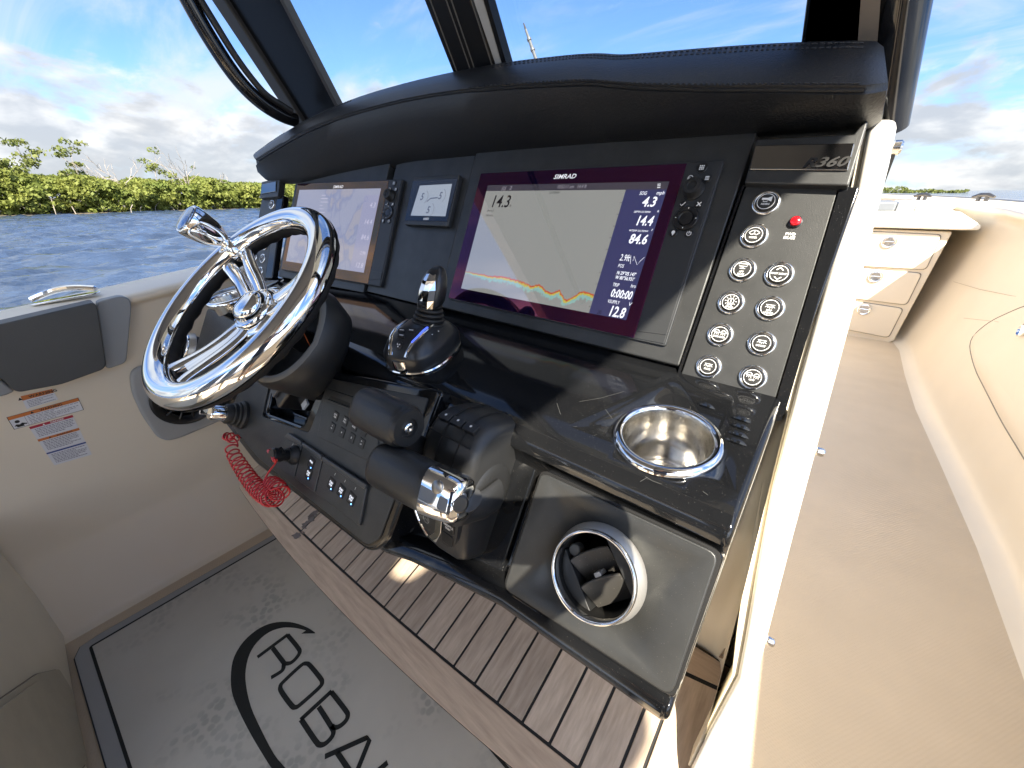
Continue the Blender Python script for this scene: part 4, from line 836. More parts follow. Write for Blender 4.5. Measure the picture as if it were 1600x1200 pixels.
def sonar():
    t = display(FAS, 'right hand chart display showing a pale sonar page with a blue data column', 'starboard')
    a = [Zb(275, 165), Zb(1220, 145), Zb(995, 868), Zb(135, 702)]
    S = lambda u, v: tuple((np.array(a[0])*(1-u)+np.array(a[1])*u)*(1-v)+(np.array(a[3])*(1-u)+np.array(a[2])*u)*v)
    R = lambda u0, u1, v0, v1: [S(u0, v0), S(u1, v0), S(u1, v1), S(u0, v1)]
    tn = (1.0, 0.40, 0.50)
    s = obj('screen', MB().flat(FAS, R(0, 0.822, 0.055, 1), W1), lcd('sonar_white', (0.52, 0.53, 0.50), 0.105, tn), t, smooth=False)
    obj('title_bar', MB().flat(FAS, R(0, 1, 0, 0.055), W1), lcd('sonar_bar', (0.06, 0.055, 0.075), 0.15, tn), t, smooth=False)
    obj('data_column', MB().flat(FAS, R(0.822, 1, 0.055, 1), W1), lcd('sonar_navy', (0.022, 0.026, 0.085), 0.3, tn), t, smooth=False)
    # bottom trace: bright echo over a speckled blue green tail
    us = np.linspace(0.0, 0.82, 140); r = random.Random(3)
    def bv(u):
        p = [(0, .835), (.2, .84), (.3, .825), (.42, .85), (.47, .87), (.52, .85), (.57, .89), (.6, .90), (.64, .865), (.68, .935), (.70, .93), (.76, .845), (.82, .86)]
        return float(np.interp(u, [q[0] for q in p], [q[1] for q in p]))
    top = [bv(u)+r.uniform(-.006, .006) for u in us]
    for nm, lo, hi, jit, col, e in (('echo_tail', 0.010, 0.062, 0.024, (0.26, 0.46, 0.42), 0.2), ('echo_body', 0.004, 0.028, 0.008, (0.42, 0.36, 0.06), 0.25), ('echo_edge', -0.004, 0.012, 0.003, (0.42, 0.07, 0.02), 0.25)):
        x = MB(); 
        for i in range(len(us)-1):
            k = min(1, 0.25+us[i]/0.35); h = (hi-lo)*k*r.uniform(0.55, 1.0)+r.uniform(-jit, jit)*0.4
            x.flat(FAS, [S(us[i], top[i]+lo), S(us[i+1], top[i+1]+lo), S(us[i+1], top[i+1]+lo+h), S(us[i], top[i]+lo+h)], W1+{'echo_tail': .0002, 'echo_body': .0003, 'echo_edge': .0004}[nm])
        obj(nm, x, lcd(nm+'_colour', col, e, tn), s, smooth=False)
    wm = lcd('screen_text_white', (0.62, 0.64, 0.68), 0.40, tn); x = MB()
    def tx(s_, X, Y, h, al='L', X2=None, sh=0.16, bo=0.0, m=x):
        u, v = Zb(X, Y); wd = glyphs(s_, sh, bo)[2]*h/0.7; k = 1.0
        if X2 is not None: u2, v2 = Zb(X2, Y); k = (u2-u)/wd
        text(m, FAS, s_, u, v, h, W1+0.0003, al, sh, bo, sx=k)
    tx('SOG', 1062, 216, .0052, X2=1100); tx('mph', 1150, 214, .0052, X2=1192); tx('4.3', 1072, 275, .0135, X2=1146, bo=.02)
    tx('DEPTH 3317SMW', 1034, 308, .0028, X2=1122); tx('ft', 1155, 306, .003); tx('14.4', 1038, 372, .0135, X2=1130, bo=.02)
    tx('WTEMP 3317SMW', 1008, 405, .0028, X2=1110); tx('F', 1124, 404, .003); tx('84.6', 1004, 466, .0135, X2=1100, bo=.02)
    tx('2.9ft', 958, 556, .0095, X2=1012); tx('POS', 950, 592, .0052, X2=982); tx("N 29°05.147'", 944, 628, .0050, X2=1048, bo=.015); tx("W 80°56.931'", 936, 652, .0050, X2=1040, bo=.015)
    tx('TRIP', 922, 690, .0052, X2=958); tx('hrs', 1016, 697, .0052, X2=1044); tx('0:00:00', 910, 744, .0120, X2=1026, bo=.02); tx('VSUPPLY', 896, 776, .0052, X2=962); tx('V', 1004, 792, .0052); tx('12.8', 896, 842, .0150, X2=988, bo=.02)
    line2(x, FAS, [Zb(1020, 530), Zb(1016, 575)], .0005, W1+.0003); line2(x, FAS, [Zb(1030, 560), Zb(1036, 535), Zb(1052, 580), Zb(1068, 560), Zb(1090, 540)], .0005, W1+.0003)
    for j in (0, 9, 18): line2(x, FAS, [Zb(1158-j*.1, 160+j), Zb(1175-j*.1, 159+j)], .0007, W1+.0003)
    obj('readout', x, wm, t, smooth=False)
    x = MB(); tx('14.3', 284, 278, .0215, X2=384, sh=.12, bo=.01, m=x); tx('ft', 386, 278, .0045, m=x); tx('84.6 F', 270, 302, .0035, X2=305, m=x); tx('200 kHz', 262, 326, .0035, X2=300, m=x); tx('3317SMW', 592, 210, .0040, X2=648, m=x); tx('20', 840, 834, .0068, X2=862, m=x)
    for f in np.linspace(0.15, 0.95, 10): line2(x, FAS, [S(.812, f), S(.822, f)], .0007, W1+.0003)
    obj('readout', x, lcd('screen_text_dark', (0.012, 0.012, 0.014), 0.0, tn), t, smooth=False)
    x = MB(); tx('10:52:11 am   14.4 ft', 632, 182, .0058, X2=786, m=x); tx('|||  2', 345, 188, .0058, X2=398, m=x); obj('readout', x, lcd('screen_text_grey', (0.20, 0.19, 0.22), 0.3, tn), t, smooth=False)
sonar()
def chart():
    t = display(LFA, 'left hand chart display with a faint washed out chart behind the steering wheel', 'port')
    a = [(-0.172, 0.1004), (0.172, 0.1004), (0.172, -0.1004), (-0.172, -0.1004)]; tn = (1.0, 0.86, 0.78)
    m = lcd('chart_sky_wash', (0.36, 0.34, 0.36), 0.17, tn)  # the sky's pale lilac reflection is put into the screen colours
    nt = m.node_tree; p = nt.nodes['Principled BSDF']; tc = nt.nodes.new('ShaderNodeTexCoord'); n = nt.nodes.new('ShaderNodeTexNoise'); n.inputs['Scale'].default_value = 9; n.inputs['Detail'].default_value = 3; nt.links.new(tc.outputs['Object'], n.inputs['Vector'])
    cr = nt.nodes.new('ShaderNodeValToRGB'); cr.color_ramp.interpolation = 'EASE'
    for i, (q, c) in enumerate(((0.0, (0.37, 0.36, 0.42)), (0.46, (0.37, 0.36, 0.42)), (0.50, (0.29, 0.29, 0.38)), (0.53, (0.40, 0.36, 0.37)), (0.62, (0.41, 0.37, 0.36)), (0.66, (0.35, 0.34, 0.41)))):
        e = cr.color_ramp.elements[i] if i < 2 else cr.color_ramp.elements.new(q); e.position = q; e.color = (*c, 1)
    nt.links.new(n.outputs[0], cr.inputs[0]); nt.links.new(cr.outputs[0], p.inputs['Emission Color'])
    obj('screen', MB().flat(LFA, a, W1), m, t, smooth=False)
    obj('data_column', MB().flat(LFA, [(0.118, 0.085), (0.172, 0.085), (0.172, -0.1004), (0.118, -0.1004)], W1+.0002), lcd('chart_column', (0.31, 0.29, 0.37), 0.20, tn), t, smooth=False)
    x = MB(); 
    for s_, v, h in (('4.3', .055, .012), ('14.4', .015, .012), ('84.6', -.022, .012), ('2.9ft', -.058, .008), ('12.8', -.09, .012)): text(x, LFA, s_, .165, v, h, W1+.0004, 'R', .16)
    for k in range(16): line2(x, LFA, [(-.06, .085-k*.009), (-.06+random.uniform(.01, .035), .085-k*.009)], .0012, W1+.0003)
    obj('readout', x, lcd('chart_text', (0.45, 0.42, 0.50), 0.26, tn), t, smooth=False)
    x = MB(); line2(x, LFA, spline([(.02, .1), (.03, .04), (.055, -.01), (.085, -.06), (.10, -.1)], 6), .0012, W1+.0003); line2(x, LFA, spline([(-.01, .1), (0, .03), (.0, -.03), (.04, -.07), (.05, -.1)], 6), .0016, W1+.0003); line2(x, LFA, circ(.006, 14, .125, .075), .001, W1+.0003, closed=True)
    obj('chart_lines', x, lcd('chart_line_blue', (0.20, 0.21, 0.33), 0.2, tn), t, smooth=False)
chart()
# ---- small gauge between the displays
def gauge():
    G = lambda X, Y, w=0.012: FAS.uv(420+X*0.2, 260+Y*0.2, w)
    t = thing('engine_gauge', 'small square engine gauge between the two chart displays', 'gauge', FAS.at(673, 315))
    h = [G(1138, 82), G(1490, 62), G(1395, 470), G(1056, 455)]
    obj('housing', MB().prism(FAS, rpoly(h, 0.005), 0.0, 0.012), mat('display_housing', (0.030, 0.032, 0.034), 0.42), t, bevel=0.0025)
    g = [G(1130, 112), G(1480, 95), G(1395, 432), G(1062, 425)]; obj('glass', MB().prism(FAS, g, 0.010, 0.0128), mat('gauge_glass', (0.02, 0.02, 0.022), 0.09), t, bevel=0.0006)
    s = [G(1180, 150, .0131), G(1432, 136, .0131), G(1380, 390, .0131), G(1108, 384, .0131)]; tn = (1, 1, 1)
    sc = obj('screen', MB().flat(FAS, s, 0.0131), lcd('gauge_lcd', (0.30, 0.32, 0.33), 0.20, tn), t, smooth=False)
    gt = lcd('gauge_text', (0.04, 0.04, 0.045), 0.3, tn)
    for (X, Y), (cx, cy) in zip(((1182, 255), (1322, 248), (1228, 358)), ((1210, 240), (1345, 230), (1255, 340))):
        x = MB(); u, v = G(X, Y, .0131); text(x, FAS, '5', u, v-.002, .0145, .0134, 'L', .15, .015); nm = obj('numeral', x, gt, sc, smooth=False)
        x = MB(); u, v = G(cx, cy, .0131); line2(x, FAS, [(u+.014*math.cos(q), v+.014*math.sin(q)) for q in np.linspace(rad(-60), rad(70), 10)], .0007, .0134); obj('dial_arc', x, gt, sc, smooth=False)
    x = MB()
    line2(x, FAS, [G(1235, 275, .0131), G(1265, 250, .0131), G(1320, 245, .0131)], .0022, .0134)
    obj('readout', x, gt, sc, smooth=False)
    b = [G(1208, 402, .013), G(1252, 400, .013), G(1250, 418, .013), G(1206, 418, .013)]; obj('badge', MB().flat(FAS, b, 0.0131), WHT(), t, smooth=False)
gauge()

# ---- padded visor over the dash
def build_visor():
    ys = lambda x: 0.585 if x > -0.87 else 0.585-(-0.87-x)*0.16
    S = []
    def at(px, py, x_hint, dy=0.0):
        y = 0.585+dy
        for _ in range(6):
            h = CP+ray(px, py)*(y/ray(px, py)[1]); y = ys(h[0])+dy
        return h
    seam = [(403, 251), (430, 234), (470, 211), (510, 193), (560, 176), (630, 158), (700, 146), (780, 138), (860, 133), (920, 131), (960, 134), (1000, 137), (1100, 140), (1200, 140), (1300, 141), (1351, 141)]
    top = [(401, 238), (430, 217), (468, 194), (510, 173), (560, 153), (628, 133), (697, 117), (778, 102), (858, 92), (918, 87), (958, 89), (998, 87), (1098, 79), (1198, 72.5), (1298, 69), (1350, 69)]
    low = [(404, 270), (424, 285), (470, 287), (510, 279), (560, 270), (630, 259), (700, 250), (780, 242), (860, 236), (920, 231), (960, 228), (1000, 226), (1100, 219), (1200, 212), (1300, 206), (1342, 204)]
    Lw = np.array(spline([at(*q, 0, 0.056) for q in low], 3))
    A = np.array([at(*q, 0) for q in seam]); B = np.array([at(*q, 0, 0.060) for q in top])
    A = np.array(spline(A, 3)); B = np.array(spline(B, 3)); n = len(A)
    t = thing('padded_visor', 'long black stitched vinyl visor arching over the dash', 'visor', (-0.65, 0.65, 1.28))
    R = []
    for i in range(n):
        a, b = A[i], B[i]; x = a[0]; fy = 0.641 if x > -0.87 else 0.641-(-0.87-x)*0.10; fz = 1.212
        lowp = Lw[i]; fz = lowp[2]; d = b-a
        out = np.array([0, -1.0, 0.12]); k = 0.0075
        row = [lowp+(0, 0.10, 0), lowp, lowp*0.66+a*0.34+np.array([0, -.003, -.004]), lowp*0.3+a*0.7+np.array([0, -.006, -.003]), a+np.array([0, 0.0005, -0.0035]), a+np.array([0, 0.0018, 0]), a+d*0.07+out*0.0045, a+d*0.25+out*k, a+d*0.5+out*(k+.002), a+d*0.75+out*k, a+d*0.93+out*0.002, b+np.array([0, .006, .004]), b+np.array([0, .020, .007]), b+np.array([0, .05, .008]), b+np.array([0, .13, -.004]), b+np.array([0, .15, -.03]), np.array([b[0], b[1]+.15, fz])]
        R.append(row)
    R = [[(np.array(p) if i not in (0, 1, n-1, n-2) else p) for p in r] for i, r in enumerate(R)]
    def shrink(row, dx, k):
        c = np.mean(np.array(row), 0); return [np.array([p[0]+dx, c[1]+(p[1]-c[1])*k, c[2]+(p[2]-c[2])*k]) for p in row]
    R = [shrink(R[0], -0.014, 0.86), shrink(R[0], -0.008, 0.96)]+R+[shrink(R[-1], 0.009, 0.95), shrink(R[-1], 0.017, 0.80)]
    obj('cover', MB().rings(R, True, True, True), VIN(), t, ang=40)
    # raised welts and stitches
    thread = mat('black_thread', (0.035, 0.037, 0.04), 0.6)
    off = np.array([0, -0.0012, 0.0])
    obj('welt', MB().tube([np.array(p)+off for p in [r[5] for r in R[2:-2]]], 0.0018, n=6), VIN(), t)
    for path, dz in (([r[6]*0.8+r[7]*0.2 for r in R[2:-2]], 0.0), ([r[9]*0.25+r[10]*0.75 for r in R[2:-2]], 0.0), ([r[10]*0.45+r[11]*0.55 for r in R[2:-2]], 0.0)):
        P = [np.array(p) for p in spline(path, 8)]; x = MB(); acc = 0; k = 0; st_ = None
        for i in range(1, len(P)):
            acc += np.linalg.norm(P[i]-P[i-1])
            if st_ is None: st_ = P[i]
            if acc > 0.0052:
                x.tube([st_+np.array([0, -.0006, dz]), P[i]+np.array([0, -.0006, dz])], 0.0009, n=4); acc = 0; st_ = None
        obj('stitching', x, thread, t)
build_visor()

# ---- windshield frame and hardtop
def build_top():
    r = rad(31); WS = Frame((0, 0.715, 1.27), (1, 0, 0), (0, -math.sin(r), math.cos(r)))
    POW = mat('black_powder_coat', (0.006, 0.0065, 0.008), 0.26, spec=0.22, bump=0.10, bscale=90, bdist=0.0008); GLO = mat('black_gloss_post', (0.008, 0.008, 0.009), 0.08)
    t = thing('windshield_frame', 'black windshield frame of raked posts rising behind the visor', 'frame', (-0.6, 0.72, 1.24))
    H = 1.0
    def ext(a, b, k): a, b = np.array(a), np.array(b); return tuple(b+(b-a)*k)
    def post(px, w0, w1, m, nm, lb, bev=0.006):
        """px: photo points (base left, base right, top left, top right); the post is carried on up to the hardtop"""
        p = WS.uvs(px, w1); vv = 0.86
        a = lambda q, s: tuple(np.array(q)+(np.array(s)-np.array(q))*((vv-q[1])/(s[1]-q[1]))); d = lambda q, s: tuple(np.array(q)+(np.array(s)-np.array(q))*((-0.03-q[1])/(s[1]-q[1])))
        return obj(nm, MB().prism(WS, [d(p[0], p[2]), d(p[1], p[3]), a(p[1], p[3]), a(p[0], p[2])], w0, w1), m, t, bevel=bev, seg=3, label=lb)
    post([(472, 193), (528, 168), (332, 0), (441, 0)], -0.016, 0.0, POW, 'post', 'left raked post')
    post([(461, 196), (474, 192), (330, 0), (350, 0)], -0.05, 0.012, mat('grey_gasket', (0.05, 0.048, 0.046), 0.45), 'gasket', None, 0.004)
    post([(524, 168), (529, 167), (437, 0), (442, 0)], -0.014, 0.003, mat('grey_gasket', (0.05, 0.048, 0.046), 0.45), 'gasket', None, 0.001)
    post([(708, 118), (775, 104), (661, 0), (737, 0)], -0.016, 0.0, POW, 'post', 'centre post behind the visor')
    post([(775, 105), (785, 103), (739, 0), (755, 0)], -0.014, 0.001, mat('grey_strip', (0.34, 0.35, 0.35), 0.4), 'trim_strip', None, 0.002)
    post([(785, 103), (792, 102), (755, 0), (762, 0)], -0.016, 0.003, POW, 'post_edge', None, 0.002)
    for a, b in ((713, 671), (735, 696), (742, 704), (771, 735)):
        post([(a, 112), (a+1.2, 112), (b, 0), (b+1.5, 0)], -0.01, 0.0015, mat('seam_line', (0.10, 0.095, 0.085), 0.4), 'seam', None, 0.0)
    post([(1250, 70), (1352, 72), (1259, 0), (1358, 0)], -0.05, 0.0, POW, 'post', 'wide flat starboard post')
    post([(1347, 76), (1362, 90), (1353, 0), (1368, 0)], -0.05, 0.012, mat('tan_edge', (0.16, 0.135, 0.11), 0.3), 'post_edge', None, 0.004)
    # the round starboard corner post standing on the console
    C0 = CP+ray(1383, 160)*(0.735/ray(1383, 160)[1]); C1 = CP+ray(1408, 0)*(0.70/ray(1408, 0)[1]); d = nrm(C1-C0)
    obj('post', MB().tube([C0-d*0.03, C0, C0+d*0.45, C0+d*0.95], 0.026, 0.034, n=24, up=(0, 1, 0)), GLO, t, label='rounded glossy corner post on the white console top')
    C2 = CP+ray(1405, 158)*(0.76/ray(1405, 158)[1]); C3 = CP+ray(1440, 0)*(0.72/ray(1440, 0)[1]); d = nrm(C3-C2)
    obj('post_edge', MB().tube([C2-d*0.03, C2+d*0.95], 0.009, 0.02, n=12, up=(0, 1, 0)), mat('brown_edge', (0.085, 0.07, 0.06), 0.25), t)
    obj('post_foot', MB().lathe(C0-np.array([0.016, 0, 0.024]), (0, 0, 1), [(0.026, 0), (0.026, 0.010), (0.023, 0.016), (0.018, 0.018)], 28), mat('foot_grey', (0.35, 0.33, 0.30), 0.35), t)
    # curved side vent frame at port
    SV = plane_x(-1.27); pth = [SV.at(*q) for q in [(462, 188), (440, 180), (412, 163), (384, 138), (356, 103), (322, 50), (294, 0), (270, -45), (225, -130)]]
    P = spline(pth, 5); obj('side_vent_frame', MB().tube(P, 0.017, 0.021, n=14, up=(1, 0, 0)), GLO, t, label='curved outer frame of the port side window')
    pth = [SV.at(*q)+np.array([0.018, 0, 0]) for q in [(452, 176), (436, 166), (412, 150), (390, 126), (362, 88), (330, 37), (306, -2), (285, -40), (240, -120)]]
    obj('window_gasket', MB().tube(spline(pth, 5), 0.008, n=10, up=(1, 0, 0)), mat('black_gasket', (0.015, 0.015, 0.016), 0.4), t)
    # thin clear panes between the posts
    gm = bpy.data.materials.new('clear_pane'); gm.use_nodes = True; nt = gm.node_tree; nt.nodes.clear(); o = nt.nodes.new('ShaderNodeOutputMaterial'); tr = nt.nodes.new('ShaderNodeBsdfTransparent'); gl = nt.nodes.new('ShaderNodeBsdfGlossy'); gl.inputs['Roughness'].default_value = 0.02; mx = nt.nodes.new('ShaderNodeMixShader')
    tr.inputs[0].default_value = (0.97, 0.985, 0.98, 1); mx.inputs[0].default_value = 0.03; nt.links.new(tr.outputs[0], mx.inputs[1]); nt.links.new(gl.outputs[0], mx.inputs[2]); nt.links.new(mx.outputs[0], o.inputs[0])
    for x0, x1 in ((-1.17, -0.66), (-0.60, -0.10)): obj('pane', MB().box(WS, x0, x1, -0.02, 0.84, -0.034, -0.028), gm, t)
    # hardtop; its unseen wide stern part and notches are added to shape the shade
    t = thing('hardtop', 'white hardtop roof over the helm, stern part widened and notched to shape the shade', 'roof', (-0.6, -0.3, 2.1))
    XE = 0.60; o = rpoly([(1.40, -2.35), (1.40, -1.08), (1.13, -1.04), (1.13, -0.73), (0.945, -0.73), (0.925, -0.80), (0.885, -0.80), (0.87, -0.73), (0.715, -0.73), (0.70, -0.88), (0.63, -0.90), (XE, -0.80), (XE, 0.30), (XE-0.25, 0.62), (-1.55, 0.62), (-1.80, 0.30), (-1.80, -2.35)], [.12, .08, .05, .08, .01, .01, .01, .01, .01, .02, .02, .02, .12, .12, .12, .12, .12])
    obj('roof', MB().prism(Frame((0, 0, 2.10), (1, 0, 0), (0, 1, 0)), o, 0.0, 0.075), GEL(), t, bevel=0.03, seg=3)
    o2 = rpoly([(XE-0.12, -1.88), (XE-0.12, 0.24), (-1.68, 0.24), (-1.68, -1.88)], 0.1); obj('headliner', MB().prism(Frame((0, 0, 2.10), (1, 0, 0), (0, 1, 0)), o2, -0.018, 0.001), mat('grey_headliner', (0.20, 0.20, 0.205), 0.5), t, bevel=0.006)
    for x in (-1.5, 0.42):
        obj('leg', MB().tube([(x, -1.55, 0.5), (x, -1.45, 1.3), (x, -1.35, 2.1)], 0.035, 0.05, n=14), mat('white_powder_coat', (0.75, 0.74, 0.70), 0.3), t)
    for x in (-1.2, -0.1): obj('grab_rail', MB().tube([(x, 0.1, 2.08), (x, 0.06, 2.0), (x, -0.4, 1.99), (x, -0.9, 2.0), (x, -0.94, 2.08)], 0.014, n=10), POW, t)
    # helm seats further aft, where the driver would sit
    for k, x in enumerate((-0.95, -0.30)):
        s = thing('helm_chair', ('port', 'starboard')[k]+' helm chair facing the console', 'seat', (x, -1.2, 0.0)); vm = mat('seat_vinyl', (0.42, 0.41, 0.39), 0.5)
        obj('pedestal', MB().lathe((x, -1.25, 0), (0, 0, 1), [(0.18, 0), (0.18, 0.02), (0.06, 0.05), (0.06, 0.70)], 24), SST(), s)
        obj('seat', MB().prism(Frame((x, -1.2, 0.78), (1, 0, 0), (0, 1, 0)), rrect(0, 0, 0.5, 0.46, 0.1), -0.08, 0.05), vm, s, bevel=0.03, seg=3)
        obj('backrest', MB().prism(Frame((x, -1.42, 1.12), (1, 0, 0), (0, -0.15, 1)), rrect(0, 0, 0.5, 0.55, 0.1), -0.05, 0.05), vm, s, bevel=0.03, seg=3)
build_top()
d0 = CP+ray(840, 100)*(2.2/ray(840, 100)[1]); d1 = CP+ray(818, 36)*(2.2/ray(818, 36)[1]); dd = nrm(d1-d0)
t = thing('antenna', 'thin grey antenna rising beyond the visor right of the centre post', 'antenna', d0-dd*0.55)
obj('mast', MB().tube([d0-dd*0.55, d0, d0+dd*0.10, d1-dd*0.035], [0.011, .0095, .0088, .0065], n=10), mat('antenna_grey', (0.10, 0.105, 0.11), 0.4), t)
obj('tip', MB().tube([d1-dd*0.035, d1], [.0063, .003], n=10), mat('antenna_tip', (0.03, 0.03, 0.03), 0.4), t)
for x in (0.0, 0.07, 0.125): obj('collar', MB().lathe(d0+dd*x, dd, [(.0122, 0), (.0122, .012)], 12), mat('antenna_grey', (0.10, 0.105, 0.11), 0.4), t)

# ---- cup holders
def cut(names, fr, u, v, r, w0, w1):
    """sinks a round hole through the named meshes, for good"""
    c = obj('cutter', MB().lathe(fr.P(u, v, w0), fr.ez, [(r, 0), (r, w1-w0)], 48), BLK(), None)
    for n in names:
        o = bpy.data.objects[n]; m = o.modifiers.new('cut', 'BOOLEAN'); m.operation = 'DIFFERENCE'; m.object = c; m.solver = 'EXACT'
        dg = bpy.context.evaluated_depsgraph_get(); me = bpy.data.meshes.new_from_object(o.evaluated_get(dg)); o.modifiers.clear(); o.data = me
    bpy.data.objects.remove(c)
def cup(label, F, u, v, r=0.0475, depth=0.085):
    o = F.P(u, v, 0); t = thing('cup_holder', label, 'cup holder', o, 'cup holders in the dash'); q = np.asarray(o); ax = F.ez
    cut(['dash_shell'], F, u, v, r+0.001, -0.10, 0.05)
    obj('rim', MB().lathe(q, ax, [(r-0.0020, -0.003), (r-0.0022, 0.003), (r-0.0008, 0.0058), (r+0.0022, 0.0072), (r+0.0055, 0.0062), (r+0.0082, 0.0032), (r+0.009, 0.0)], 56, cap0=False, cap1=False), CHR(), t, ang=180)
    obj('bowl', MB().lathe(q, ax, [(r-0.0019, 0.002), (r-0.0028, -0.002), (r-0.0045, -depth*0.8), (r-0.0070, -depth*0.93), (r-0.013, -depth), (r-0.026, -depth), (r-0.0275, -depth+0.002), (0, -depth+0.002)], 56, cap0=False, cap1=False), SST(), t, ang=40)
cup('polished steel cup holder at the right end of the dash', CTR, -0.089, -0.1346)
cup('steel cup holder at the left end of the dash, seen through the steering wheel', CTR, *CTR.uv(357, 463, 0.006))

# ---- air vents
def vent(label, F, u, v, ro, targets, turn=0.0):
    t = thing('air_vent', label, 'vent', F.P(u, v)); q = F.sub(u, v, 0); k = ro/0.048
    cut(targets, F, u, v, 0.041*k, -0.12, 0.03)
    obj('flange', MB().lathe(q.o, q.ez, [(0.048*k, 0.0), (0.0475*k, 0.0025), (0.0465*k, 0.004), (0.0425*k, 0.0155), (0.0415*k, 0.016)], 56, cap0=False, cap1=False), mat('silver_flange', (0.42, 0.41, 0.385), 0.34, metal=0.65, bump=0.1, bscale=600), t, ang=60)
    obj('ring', MB().lathe(q.o, q.ez, [(0.0432*k, 0.0150), (0.0432*k, 0.0185), (0.0418*k, 0.0205), (0.0400*k, 0.0195), (0.0392*k, 0.015), (0.0392*k, 0.010)], 56, cap0=False, cap1=False), CHR(), t, ang=180)
    obj('duct', MB().lathe(q.o, q.ez, [(0.0393*k, 0.012), (0.0393*k, -0.03), (0.034*k, -0.06), (0, -0.062)], 40, cap0=False, cap1=False), BLK(), t, ang=60)
    R = q.sub(0, 0, 0, turn)
    for sgn in (1, -1): # flat cheeks that carry the vanes
        xs = 0.0235*k; ch = math.sqrt((0.039*k)**2-xs**2)
        P = [(sgn*xs, -ch*0.98), (sgn*xs, ch*0.98)]+[(sgn*0.0385*k*math.cos(a), 0.0385*k*math.sin(a)) for a in np.linspace(rad(50), rad(-50), 9)]
        obj('cheek', MB().prism(R, P, -0.02, 0.004), DPLA(), t, bevel=0.0008)
    for j, (vv, wd) in enumerate(((0.0135, 0.0225), (-0.0125, 0.0225))): # two tilted vanes with curved front edges
        V = Frame(R.P(0, vv*k, 0.001), R.ex, nrm(R.ey*0.80+R.ez*0.60)); n = 13
        P = [(x*k, (0.010*math.sqrt(max(0, 1-(x/0.030)**2)))*k) for x in np.linspace(-wd, wd, n)]+[(wd*k, -0.024*k), (-wd*k, -0.024*k)]
        obj('vane', MB().prism(V, P, -0.0014, 0.0014), mat('vane_plastic', (0.040, 0.038, 0.035), 0.45, dust=0.8), t, bevel=0.0009)
    obj('vane_tab', MB().box(R, -0.003*k, 0.004*k, -0.004*k, 0.0005*k, -0.01, 0.006), mat('tab_grey', (0.3, 0.3, 0.3), 0.4), t, bevel=0.0006)
    q2 = R.sub(-0.017*k, 0.026*k, -0.004); obj('pivot_boss', MB().lathe(q2.o, q2.ez, [(0.0062, -0.01), (0.0062, 0.002), (0.005, 0.003), (0, 0.003)], 18), mat('boss_grey', (0.10, 0.10, 0.095), 0.5), t)
u, v = LOW.uv(935, 893)
low_names = [o.name for o in con.children if o.name.startswith('lower_panel') or o.name.startswith('panel_gap')]
SBP = [n for n in low_names if 'gap' in n or bpy.data.objects[n].data.vertices[0].co[0] > -0.2+0.6 or True]
va, vb2 = LOW.uv(868, 892, 0.005), LOW.uv(955, 860, 0.005)
vent('silver ringed round air vent in the right lower dash panel', LOW, u, v, 0.0475, ['lower_panel', 'panel_gap', 'starboard_frame', 'dash_shell'], math.atan2(vb2[1]-va[1], vb2[0]-va[0]))
t_u, t_v = LOW.uv(297, 545); vent('air vent at the left end of the dash, half hidden by the steering wheel rim', LOW, t_u, t_v, 0.0475, ['lower_panel.001', 'dash_shell'], 0.0)

